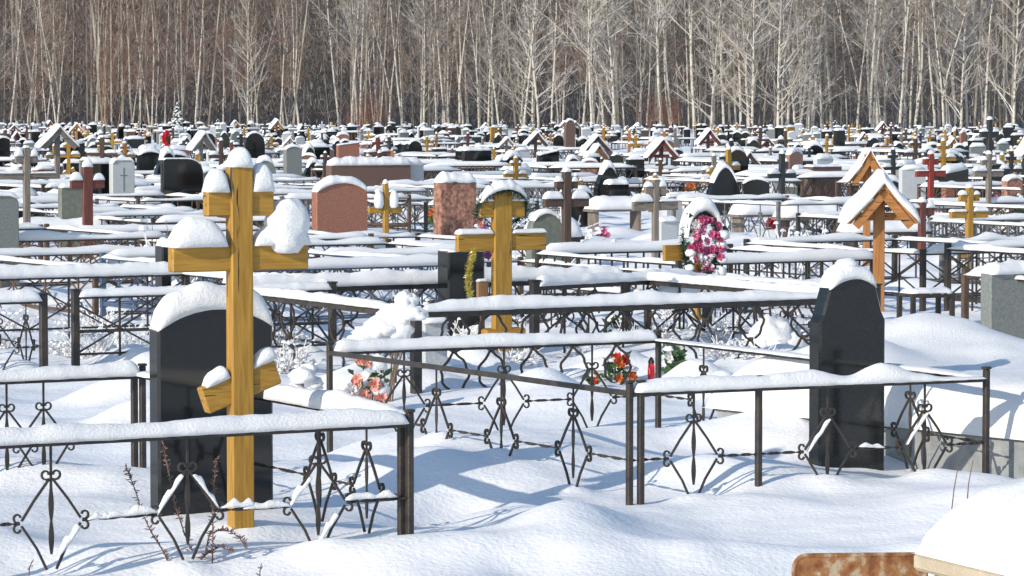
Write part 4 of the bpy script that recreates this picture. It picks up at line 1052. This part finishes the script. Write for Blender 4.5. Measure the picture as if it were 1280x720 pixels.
for k in range(5):
    rd = random.Random(k + 60); r = empty('bare_shrub', (0, 0, 0), 0, None, 'shrub', 'bare snowy shrubs among the graves'); mb = MB(); sn = MB()
    for i in range(46):
        a = rd.uniform(0, 2 * PI); d = Vector((math.cos(a), math.sin(a), rd.uniform(.5, 1.8))).normalized(); p = Vector((0, 0, -.1)); pts = [p]
        ln_ = rd.uniform(.35, .8)
        for q in range(4): d = (d + Vector((rd.gauss(0, .28), rd.gauss(0, .28), rd.gauss(0, .2)))).normalized(); p = p + d * (ln_ / 4); pts.append(p)
        mb.tube(pts, [.008, .006, .005, .004, .003], 3, False)
        for q in range(1, 5):
            if rd.random() < .75: sn.bar([pts[q - 1] + Vector((0, 0, .008)), pts[q] + Vector((0, 0, .008))], .013, .013)
            if rd.random() < .22: sn.lump(pts[q], (.05, .05, .04), 7, 5, .3, i + q)
    k0 = len(mb.v); mb.v += sn.v; mb.f += [tuple(i + k0 for i in f) for f in sn.f]; mb.m += [1] * len(sn.f); mb.build('twigs', [M['twig'], M['snow']], r); learn(r); sp.append((r, ('loose', 'dense', 'low', 'spreading', 'ragged')[k] + ' snow-dusted shrub', .7, .6))
for k in range(44):
    px, yb = rng.uniform(345, 1010), rng.uniform(402, 470); g = G(px, yb)
    if k > 30: px, yb = rng.uniform(0, 190), rng.uniform(395, 455); g = G(px, yb)
    i = k % 5; o = copy_tree(sp[i][0]); q = rng.uniform(.28, .5); o.scale = (q, q, q * rng.uniform(.6, 1.1)); o.rotation_euler = (0, 0, rng.uniform(0, 6)); o.location = (g.x, g.y, gz(g.x, g.y) - .02)
    later(o, 'little ' + ('loose', 'dense', 'low', 'spreading', 'ragged')[i] + ' snow-laden shrub ' + rel(px, g.y, 0), px)
scatter(150, 30, 200, sp, .5, far_bias=1.1)
fp = []
for k, (c, nm) in enumerate((('red', 'red'), ('pink', 'pink'), ('orange', 'orange'), ('white_petal', 'white'), ('peach', 'peach'), ('lilac', 'lilac'))):
    rd = random.Random(k + 90); r = empty('flower_bouquet', (0, 0, 0), 0, None, 'flowers', 'bright flower bunches in the field'); mb = MB()
    for i in range(12): blossom(mb, (rd.uniform(-.1, .1), rd.uniform(-.05, .05), .25 + rd.uniform(-.08, .12)), .05, rd, layers=2)
    mb.build('blossoms', M[c], r)
    mb = MB()
    for i in range(16): leaf(mb, (0, 0, .05), (rd.uniform(-.15, .15), rd.uniform(-.1, .1), rd.uniform(.05, .3)), .03)
    mb.build('leaves', M['leaf'], r); learn(r); fp.append((r, nm + ' flower bunch', .4, .15))
scatter(40, 40, 150, fp, .3, [5, 4, 3, 2, 2, 1.5])

# dark yew right edge and snowy spruce far left
def conifer(px, yb, hpx, wpx, label, short, snow=.5, seed=1, name='spruce_tree', dome=False):
    g = G(px, yb); s = ppm(g.y); H, W = hpx / s, wpx / s / 2; rd = random.Random(seed)
    o = empty(name, g, 0, label, 'tree' if not dome else 'shrub'); mb = MB(); mb.tube([(0, 0, -.2), (0, 0, H * .95)], [.05 * H / 2, .01], 6); mb.build('trunk', M['twig'], o)
    cr = MB(); sn = MB()
    for i in range(260):
        t = rd.random() ** (.8 if not dome else 1); a = rd.uniform(0, 2 * PI); ln_ = W * ((1 - t) ** .8 if not dome else math.sqrt(max(0, 1 - (t * 1.0) ** 2))) * rd.uniform(.7, 1.1) + .03
        p0 = Vector((0, 0, H * t)); p1 = Vector((math.cos(a) * ln_, math.sin(a) * ln_, H * t - ln_ * .25))
        needles(cr, [p0.lerp(p1, .35), p1], 14, max(.05, W * .22), i)
        if rd.random() < snow: sn.pillow([p0.lerp(p1, .4) + Vector((0, 0, .02)), p1 + Vector((0, 0, .02))], (-math.sin(a), math.cos(a), 0), W * .12, W * .1, n=5, seed=i, fr=3, step=W * .3)
    cr.build('crown', M['needle'], o); sn.build('snow_cap', M['snow'], o, True); hero(short, px, yb - hpx, g.y, wpx / 2, yb)
conifer(1272, 286, 42, 50, 'dark green yew bush with a snow shoulder at the right edge', 'dark yew', .25, 2, 'yew_bush', True)
conifer(222, 168, 40, 26, 'small snow draped spruce before the forest, upper left', 'snow draped spruce', .5, 3)

# ---- the far mass of stones beyond counting
mb = MB(); rd = random.Random(5)
MF = [M['black_granite'], M['grey_granite'], M['brown'], M['snow'], M['light_granite'], M['yellow']]
for i in range(900):
    Y = rd.uniform(165, 300); x = rd.uniform(-.175, .175) * Y
    if Y > farlim(640 + F * x / Y): continue
    z = gz(x, Y); w = rd.uniform(.3, .65); h = rd.uniform(.45, 1.0); q = rd.random(); rot = Matrix.Rotation(YAW + rd.gauss(0, .2), 3, 'Z')
    mb.mi = rd.choices([0, 1, 2, 4, 5], [5, 3, 2, 2, 1])[0]
    if q < .68: 
        mb.box((x, Y, z + h / 2 - .1), (w, .12, h + .2), rot); mb.mi = 3; mb.pillow([Vector((x, Y, z + h)) - rot @ Vector((w / 2, 0, 0)), Vector((x, Y, z + h)) + rot @ Vector((w / 2, 0, 0))], rot @ Vector((0, 1, 0)), .1, .14, n=5, seed=i, step=.2)
    else:
        mb.box((x, Y, z + .5), (.09, .07, 1.3), rot); mb.box((x, Y, z + .8), (.5, .06, .09), rot); mb.mi = 3; mb.box((x, Y, z + .88), (.48, .09, .07), rot)
o = mb.build('far_gravestones', MF); tag(o, 'countless tiny snow capped stones and crosses in the last rows before the trees', 'gravestones', None, 'stuff')

# =================================================================== forest
def bark_mat():
    m = bpy.data.materials.new('birch bark'); m.use_nodes = True; nt = m.node_tree; N = nt.nodes; L = nt.links; b = N['Principled BSDF']; b.inputs['Roughness'].default_value = .75
    tc = N.new('ShaderNodeTexCoord'); mp = N.new('ShaderNodeMapping'); mp.inputs['Scale'].default_value = (2.2, 2.2, 2.6); L.new(tc.outputs['Object'], mp.inputs['Vector'])
    nz = N.new('ShaderNodeTexNoise'); nz.inputs['Scale'].default_value = 1.3; nz.inputs['Detail'].default_value = 5; L.new(mp.outputs['Vector'], nz.inputs['Vector'])
    cr = N.new('ShaderNodeValToRGB'); e = cr.color_ramp.elements; e[0].position = .36; e[0].color = (.07, .06, .05, 1); e[1].position = .46; e[1].color = (.52, .48, .41, 1); L.new(nz.outputs['Fac'], cr.inputs['Fac'])
    L.new(cr.outputs['Color'], b.inputs['Base Color']); return m
def branch_mat(name, c1, c2, snow):
    """bare twigs with snow lying on the sides that face up"""
    m = bpy.data.materials.new(name); m.use_nodes = True; nt = m.node_tree; N = nt.nodes; L = nt.links; b = N['Principled BSDF']; b.inputs['Roughness'].default_value = .85
    tc = N.new('ShaderNodeTexCoord'); nz = N.new('ShaderNodeTexNoise'); nz.inputs['Scale'].default_value = .8; L.new(tc.outputs['Object'], nz.inputs['Vector'])
    cr = N.new('ShaderNodeValToRGB'); e = cr.color_ramp.elements; e[0].position = .35; e[0].color = lin(c1); e[1].position = .65; e[1].color = lin(c2); L.new(nz.outputs['Fac'], cr.inputs['Fac'])
    ge = N.new('ShaderNodeNewGeometry'); sx = N.new('ShaderNodeSeparateXYZ'); L.new(ge.outputs['Normal'], sx.inputs[0])
    mr = N.new('ShaderNodeMapRange'); mr.inputs['From Min'].default_value = .15; mr.inputs['From Max'].default_value = .6; mr.inputs['To Max'].default_value = snow; L.new(sx.outputs['Z'], mr.inputs['Value'])
    mx = N.new('ShaderNodeMix'); mx.data_type = 'RGBA'; L.new(mr.outputs[0], mx.inputs['Factor']); L.new(cr.outputs['Color'], mx.inputs['A']); mx.inputs['B'].default_value = (.82, .83, .85, 1)
    L.new(mx.outputs['Result'], b.inputs['Base Color']); return m
M['bark'] = bark_mat()
M['branch_snowy'] = branch_mat('snowy birch branches', (.29, .25, .20), (.45, .40, .335), .75)
M['branch_brown'] = branch_mat('brown birch twigs', (.14, .08, .054), (.24, .15, .105), .2)
M['branch_grey'] = branch_mat('grey birch twigs', (.19, .15, .115), (.31, .255, .20), .35)
def birch(seed, H, r0, lean, fork, style):
    rd = random.Random(seed); T = MB(); Cn = MB()
    def stem(p, d, ln_, ra, rb, n=9, wob=.045):
        pts = [Vector(p)]; d = Vector(d)
        for i in range(n): d = (d + Vector((rd.gauss(0, wob), rd.gauss(0, wob), .03))).normalized(); pts.append(pts[-1] + d * (ln_ / n))
        T.tube(pts, [ra + (rb - ra) * i / n for i in range(n + 1)], 7); return pts
    stems = []
    if fork:
        k = rd.uniform(.03, .33); p1 = stem((0, 0, -.5), (lean, rd.uniform(-.05, .05), 1), H * k, r0, r0 * .85, 5)
        for sg in (-1, 1): stems.append(stem(p1[-1], (lean + sg * rd.uniform(.06, .18), rd.uniform(-.1, .1), 1), H * (1 - k) * rd.uniform(.85, 1), r0 * .66, .02))
    else: stems.append(stem((0, 0, -.5), (lean, rd.uniform(-.05, .05), 1), H, r0, .02, 11))
    spec = {'snowy': (32, .08, .36, .55, .062), 'brown': (34, .16, .26, .6, .026), 'slim': (24, .25, .2, .7, .024)}[style]
    nb, tmin, lf, ev, rb = spec
    for S in stems:
        n = len(S) - 1
        for i in range(int(nb / (1 + .5 * fork))):
            t = tmin + (1 - tmin) * (i + rd.random()) / nb * (1 + .5 * fork); t = min(.98, t); k = t * n; a = min(int(k), n - 1); p = S[a].lerp(S[a + 1], k - a)
            az = rd.uniform(0, 2 * PI); L_ = H * lf * (1.05 - t) * rd.uniform(.6, 1.15) + .5
            d = Vector((math.cos(az), math.sin(az), rd.uniform(.5, 1.5) * ev)).normalized(); pts = [p]
            for q in range(5): d = (d + Vector((rd.gauss(0, .13), rd.gauss(0, .13), .06 + rd.gauss(0, .08)))).normalized(); pts.append(pts[-1] + d * (L_ / 5))
            Cn.tube(pts, [rb * (1.15 - .17 * q) for q in range(6)], 4, False)
            for q in range(9):
                k2 = rd.uniform(.15, 1) * 5; a2 = min(int(k2), 4); p2 = pts[a2].lerp(pts[a2 + 1], k2 - a2); l2 = L_ * rd.uniform(.15, .42) * (1.2 - k2 / 6)
                d2 = (d + Vector((rd.gauss(0, .6), rd.gauss(0, .6), rd.gauss(.15, .35)))).normalized(); m1 = p2 + d2 * l2 * .5; e = m1 + (d2 + Vector((rd.gauss(0, .25), rd.gauss(0, .25), rd.gauss(0, .2)))) * l2 * .5
                Cn.tube([p2, m1, e], [.018, .014, .009], 3, False)
                for w_ in range(5):
                    p3 = p2.lerp(e, rd.uniform(.2, 1)); d3 = (d2 + Vector((rd.gauss(0, .7), rd.gauss(0, .7), rd.gauss(-.1, .5)))).normalized()
                    Cn.tube([p3, p3 + d3 * l2 * rd.uniform(.25, .6)], [.011, .008], 3, False)
    return T, Cn
KIND = []
for i, (H, r0, lean, fork, style, bm, nm) in enumerate([
        (19, .17, .0, 0, 'snowy', 'branch_snowy', 'wide snow-loaded birch'), (17, .16, .05, 0, 'snowy', 'branch_snowy', 'leaning snowy birch'),
        (20, .16, .0, 1, 'snowy', 'branch_snowy', 'forked snowy birch'), (21, .15, .02, 0, 'slim', 'branch_grey', 'straight slim white birch'),
        (20, .13, -.06, 0, 'slim', 'branch_grey', 'slim birch leaning left'), (20, .14, .09, 0, 'slim', 'branch_grey', 'slim birch leaning right'),
        (21, .14, .0, 1, 'slim', 'branch_grey', 'slim forked birch'), (19, .12, .03, 0, 'brown', 'branch_brown', 'brown twigged birch'),
        (18, .11, -.04, 0, 'brown', 'branch_brown', 'dense-twigged birch'), (20, .14, .0, 1, 'brown', 'branch_brown', 'forked brown birch'), (22, .17, -.02, 1, 'slim', 'branch_grey', 'tall stout birch'), (16, .09, .06, 0, 'brown', 'branch_brown', 'young birch')]):
    T, Cn = birch(i + 300, H, r0, lean, fork, style); r = empty('birch_tree', (0, 0, 0), 0, None, 'tree', 'birches of the forest edge')
    T.build('trunk', M['bark'], r, True); Cn.build('crown', M[bm], r); learn(r); KIND.append((r, nm))
ut = set()
def edge_Y(px): return 330 - 75 * (px / 1280) - (18 if 640 < px < 1000 else 0)
def tree(i, px, Y, s=1.0, rank='front', th=.8):
    o = KIND[i][0] if i not in ut else copy_tree(KIND[i][0]); ut.add(i); x = (px - 640) / F * Y
    o.location = (x, Y, gz(x, Y)); o.rotation_euler = (0, 0, rng.uniform(0, 2 * PI) if i not in (1, 2, 4, 5) else rng.uniform(-.5, .5)); o.scale = (s * th, s * th, s * rng.uniform(.95, 1.1))
    later(o, KIND[i][1] + (' at the edge ' if rank == 'front' else ' inside the wood ' if rank == 'mid' else ' deep inside ') + relx(px), px)
def relx(px):
    c = [(abs(h[1] - px), h[0], h[1]) for h in HEROES if h[0] in ('big yellow cross', 'middle yellow cross', 'dark brown cross', 'pink flower wreath', 'big roofed cross', 'tall black cross', 'tall oval monument', 'black arch above the big cross', 'upper left gabled cross', 'scarlet flowers', 'wide brown slab', 'lone square dark stone', 'narrow tall black stone', 'rough red stone', 'bright red cross', 'pointed black headstone')]
    d, sh, hx = min(c); return ('above the ' if d < 14 else 'above-left of the ' if px < hx else 'above-right of the ') + sh
for px, i, s in ((768, 0, 1.0), (826, 2, 1.0), (868, 2, 1.05), (655, 3, 1.0), (690, 3, .9), (556, 3, 1), (610, 5, 1), (625, 4, 1.0), (450, 5, 1), (424, 3, 1.0), (440, 3, 1), (374, 10, .9), (350, 7, 1), (486, 6, 1), (503, 3, .95),
                 (972, 0, .95), (1000, 10, .9), (1010, 5, .9), (1038, 3, 1), (1088, 3, 1.1), (1124, 10, 1), (1143, 10, 1.0), (1168, 3, 1), (1180, 6, 1), (1230, 5, 1), (1265, 1, 1), (905, 2, .95), (925, 3, 1), (940, 0, .9), (60, 9, 1), (72, 4, .9), (245, 3, .9), (250, 9, 1), (310, 1, .9), (190, 7, .9), (120, 8, 1), (740, 2, .85), (1070, 6, 1), (530, 5, .95), (575, 10, .9)):
    tree(i, px, edge_Y(px) + rng.uniform(-4, 6), s)
for k in range(70):
    px = rng.uniform(-60, 1340); left = px < 430
    i = rng.choices(range(12), [1, 1, 1, 3, 2, 2, 2, 6, 6, 4, 1, 5] if left else [3, 2, 3, 6, 3, 3, 4, 1, 1, 1, 4, 1])[0]; tree(i, px, edge_Y(px) + rng.uniform(5, 28), rng.uniform(.85, 1.1), 'mid')
for k in range(9):
    px = rng.uniform(580, 1290); tree(rng.choice((0, 1, 2)), px, edge_Y(px) + rng.uniform(0, 22), rng.uniform(.7, 1.0), 'mid', 1.0)
for k in range(70):
    px = rng.uniform(-90, 1370); left = px < 430
    if left and rng.random() < .45: continue
    i = rng.choices(range(12), [0, 0, 0, 3, 2, 2, 2, 6, 6, 4, 1, 5] if left else [0, 0, 1, 6, 4, 4, 4, 2, 2, 2, 4, 2])[0]; tree(i, px, edge_Y(px) + rng.uniform(26, 70), rng.uniform(.85, 1.15), 'deep', .62)
# saplings and reddish brush before the edge
for px, yb, H, nm in ((136, 180, 11, 'orange stemmed sapling clump among the far left graves'), (460, 166, 4.2, 'reddish brown brush at the forest edge near the wide brown slab'), (828, 168, 4, 'red brown brush at the foot of the snowy birch pair')):
    g = G(px, yb); rd = random.Random(px); o = empty('sapling_clump', g, 0, nm, 'bush'); mb = MB(); tw = MB()
    for i in range(5 if H > 8 else 70):
        p = Vector((rd.gauss(0, .25 if H > 8 else .9), rd.gauss(0, .4), -.2)); d = Vector((rd.gauss(0, .10), rd.gauss(0, .1), 1)); pts = [p]; hh = H * rd.uniform(.5, 1)
        for q in range(6): d = (d + Vector((rd.gauss(0, .05), rd.gauss(0, .05), .02))).normalized(); pts.append(pts[-1] + d * hh / 6)
        (mb if H > 8 else tw).tube(pts, [(.03 if H > 8 else .018) * (1.1 - .16 * q) for q in range(7)], 5)
        for q in range(26 if H > 8 else 6):
            k = rd.uniform(.8, 6); a = min(int(k), 5); p = pts[a].lerp(pts[a + 1], k - a); d2 = Vector((rd.gauss(0, .5), rd.gauss(0, .5), 1)).normalized(); tw.tube([p, p + d2 * hh * .12, p + d2 * hh * .2 + Vector((0, 0, .1))], [.009, .007, .004], 3, False)
    if mb.v: mb.build('stems', mat('orange bark', (.22, .14, .085), (.38, .27, .18), 4, rough=.8), o, True)
    tw.build('twigs', mat('brush twigs', (.16, .07, .045), (.24, .12, .08), 3, rough=.9), o)

# the wood behind, one mass: thin trunks and a haze of bare twigs
rs = np.random.RandomState(4)
def quads(P0, P1, W):
    n = len(P0); d = P1 - P0; s = np.cross(d, rs.normal(size=(n, 3))); s /= np.linalg.norm(s, axis=1)[:, None] + 1e-9; s *= W[:, None]
    V = np.stack([P0 - s, P0 + s, P1 + s * .6, P1 - s * .6], 1).reshape(-1, 3); Fc = np.arange(4 * n).reshape(-1, 4); return V, Fc
def band(n, y0, y1, dy):
    Yt = rs.uniform(y0, y1, n); xt = rs.uniform(-.19, .19, n) * Yt; return xt, Yt - 60 * (xt / Yt + .16) / .32 + dy
n = 220; xt, Yt = band(n, 300, 400, 8); zt = terrain(xt, Yt)
V1, F1 = quads(np.stack([xt, Yt, zt - .5], 1), np.stack([xt + rs.normal(0, 1, n), Yt + rs.normal(0, .6, n), zt + rs.uniform(14, 22, n)], 1), rs.uniform(.05, .12, n))
n2_ = 230000; xt, Yt = band(n2_, 278, 400, 14); hh = rs.uniform(0, 1, n2_) ** .8; zt = terrain(xt, Yt) + hh * 22
V2, F2 = quads(np.stack([xt, Yt, zt], 1), np.stack([xt + rs.normal(0, .22, n2_), Yt + rs.normal(0, .25, n2_), zt + rs.normal(.38, .26, n2_)], 1), rs.uniform(.006, .018, n2_))
leftness = np.clip(.62 - (xt / Yt + .16) / .32 * 1.1 + .25 * vnoise(xt * .12, zt * .2, 3) + .25 * (hh - .5), 0, 1)
sel = np.where(rs.uniform(size=n2_) < .08 + .16 * (1 - hh), 3, np.where(rs.uniform(size=n2_) < leftness, 1, 2))
me = bpy.data.meshes.new('distant_forest'); me.from_pydata(np.vstack([V1, V2]).tolist(), [], np.vstack([F1, F2 + len(V1)]).tolist())
for a in (mat('far trunks', (.10, .085, .07), (.34, .31, .26), .35, rough=.9), mat('reddish wood twigs', (.15, .085, .058), (.25, .16, .115), .06, rough=.9), mat('grey wood twigs', (.085, .064, .048), (.17, .135, .10), .06, rough=.9), mat('snowy wood twigs', (.28, .25, .21), (.45, .42, .37), .06, rough=.9)): me.materials.append(a)
me.polygons.foreach_set('material_index', np.concatenate([np.zeros(len(F1), int), sel]).tolist()); me.update()
o = bpy.data.objects.new('distant_forest', me); COL.objects.link(o); tag(o, 'deep bare winter wood behind the birches, a haze of thin trunks and twigs', 'forest', None, 'stuff')

# =================================================================== ground sheet
rows = np.concatenate([np.linspace(-60, 8, 24), 9 * np.exp(np.linspace(0, math.log(540 / 9.0), 1000))]); cols = np.concatenate([[-1], np.linspace(-1, 1, 330), [1]])
X = np.zeros((len(rows), len(cols))); Yg = np.repeat(rows[:, None], len(cols), 1)
for j in range(len(cols)):
    if j in (0, len(cols) - 1): X[:, j] = cols[j] * (np.maximum(rows, 8) * .26 + 500)
    else: X[:, j] = cols[j] * (np.maximum(rows, 8) * .20 + 2.5)
Zg = terrain(X.ravel(), Yg.ravel()); nr, nc = X.shape
V = np.stack([X.ravel(), Yg.ravel(), Zg], 1); idx = np.arange(nr * nc).reshape(nr, nc)
Q = np.stack([idx[:-1, :-1], idx[:-1, 1:], idx[1:, 1:], idx[1:, :-1]], -1).reshape(-1, 4)
me = bpy.data.meshes.new('snow_ground'); me.from_pydata(V.tolist(), [], Q.tolist())
def ground_mat():
    """open snow; on the wooded rise, brushwood covers the snow"""
    m = bpy.data.materials.new('snow field'); m.use_nodes = True; nt = m.node_tree; N = nt.nodes; L = nt.links; b = N['Principled BSDF']; b.inputs['Roughness'].default_value = .7; b.inputs['Specular IOR Level'].default_value = .3
    tc = N.new('ShaderNodeTexCoord'); sx = N.new('ShaderNodeSeparateXYZ'); L.new(tc.outputs['Object'], sx.inputs[0])
    mr = N.new('ShaderNodeMapRange'); mr.inputs['From Min'].default_value = 335; mr.inputs['From Max'].default_value = 352; L.new(sx.outputs['Y'], mr.inputs['Value'])
    mp = N.new('ShaderNodeMapping'); mp.inputs['Scale'].default_value = (1.3, .25, .35); L.new(tc.outputs['Object'], mp.inputs['Vector'])
    nz = N.new('ShaderNodeTexNoise'); nz.inputs['Scale'].default_value = 1.5; nz.inputs['Detail'].default_value = 9; nz.inputs['Roughness'].default_value = .7; L.new(mp.outputs['Vector'], nz.inputs['Vector'])
    cr = N.new('ShaderNodeValToRGB'); e = cr.color_ramp.elements; e[0].position = .38; e[0].color = (.022, .019, .017, 1); e[1].position = .70; e[1].color = (.10, .085, .072, 1); L.new(nz.outputs['Fac'], cr.inputs['Fac'])
    n0 = N.new('ShaderNodeTexNoise'); n0.inputs['Scale'].default_value = 1.2; L.new(tc.outputs['Object'], n0.inputs['Vector'])
    c0 = N.new('ShaderNodeValToRGB'); e = c0.color_ramp.elements; e[0].color = (.84, .84, .845, 1); e[1].color = (.88, .88, .88, 1); L.new(n0.outputs['Fac'], c0.inputs['Fac'])
    mx = N.new('ShaderNodeMix'); mx.data_type = 'RGBA'; L.new(mr.outputs[0], mx.inputs['Factor']); L.new(c0.outputs['Color'], mx.inputs['A']); L.new(cr.outputs['Color'], mx.inputs['B']); L.new(mx.outputs['Result'], b.inputs['Base Color'])
    n2 = N.new('ShaderNodeTexNoise'); n2.inputs['Scale'].default_value = 42; n2.inputs['Detail'].default_value = 4; L.new(tc.outputs['Object'], n2.inputs['Vector'])
    n3 = N.new('ShaderNodeTexNoise'); n3.inputs['Scale'].default_value = 5; n3.inputs['Detail'].default_value = 3; L.new(tc.outputs['Object'], n3.inputs['Vector'])
    b1 = N.new('ShaderNodeBump'); b1.inputs['Strength'].default_value = .4; b1.inputs['Distance'].default_value = .014; L.new(n2.outputs['Fac'], b1.inputs['Height'])
    b2 = N.new('ShaderNodeBump'); b2.inputs['Strength'].default_value = .25; b2.inputs['Distance'].default_value = .05; L.new(n3.outputs['Fac'], b2.inputs['Height']); L.new(b1.outputs['Normal'], b2.inputs['Normal']); L.new(b2.outputs['Normal'], b.inputs['Normal'])
    return m
me.materials.append(ground_mat()); me.polygons.foreach_set('use_smooth', [True] * len(Q)); me.update()
o = bpy.data.objects.new('snow_ground', me); COL.objects.link(o); tag(o, 'deep wind smoothed snow covering the cemetery ground', 'snow', None, 'structure')

settle()
# prototypes that were never placed are removed
for r in [o for o in bpy.data.objects if o.parent is None and o.get('category') and not o.get('label')]:
    for k in list(r.children_recursive): bpy.data.objects.remove(k)
    bpy.data.objects.remove(r)

# =================================================================== light and camera
SUN_AZ, SUN_EL = R(223), R(23)      # compass angle from +Y, clockwise
w = bpy.data.worlds.new('World'); scene.world = w; w.use_nodes = True; nt = w.node_tree
sky = nt.nodes.new('ShaderNodeTexSky'); sky.sky_type = 'NISHITA'; sky.sun_disc = False; sky.sun_elevation = SUN_EL; sky.sun_rotation = SUN_AZ; sky.ozone_density = 2.6; sky.air_density = 1.1; sky.dust_density = .4
bg = nt.nodes['Background']; bg.inputs['Strength'].default_value = .135; nt.links.new(sky.outputs['Color'], bg.inputs['Color'])
d = Vector((math.sin(SUN_AZ) * math.cos(SUN_EL), math.cos(SUN_AZ) * math.cos(SUN_EL), math.sin(SUN_EL)))
sl = bpy.data.lights.new('sun', 'SUN'); sl.energy = 3.3; sl.angle = R(.5); sl.color = (1, .915, .79)
so = bpy.data.objects.new('sun', sl); COL.objects.link(so); so.rotation_euler = d.to_track_quat('Z', 'Y').to_euler(); so.location = (-30, -40, 40)
cam = bpy.data.cameras.new('camera'); cam.sensor_width = 36; cam.lens = 36 * F / 1280; cam.clip_end = 3000; cam.clip_start = .1
co = bpy.data.objects.new('camera', cam); COL.objects.link(co); co.location = (0, 0, CH); co.rotation_euler = (PI / 2 - TH, 0, 0); scene.camera = co
vs_ = scene.view_settings; vs_.view_transform = 'Standard'; vs_.look = 'None'; vs_.exposure = .39; vs_.gamma = 1; vs_.use_curve_mapping = False
scene.cycles.max_bounces = 6; scene.cycles.use_denoising = True
print('fences', nf, nfar, 'stones', n1, 'crosses', n2, 'roofed', n3, 'objects', len(bpy.data.objects))
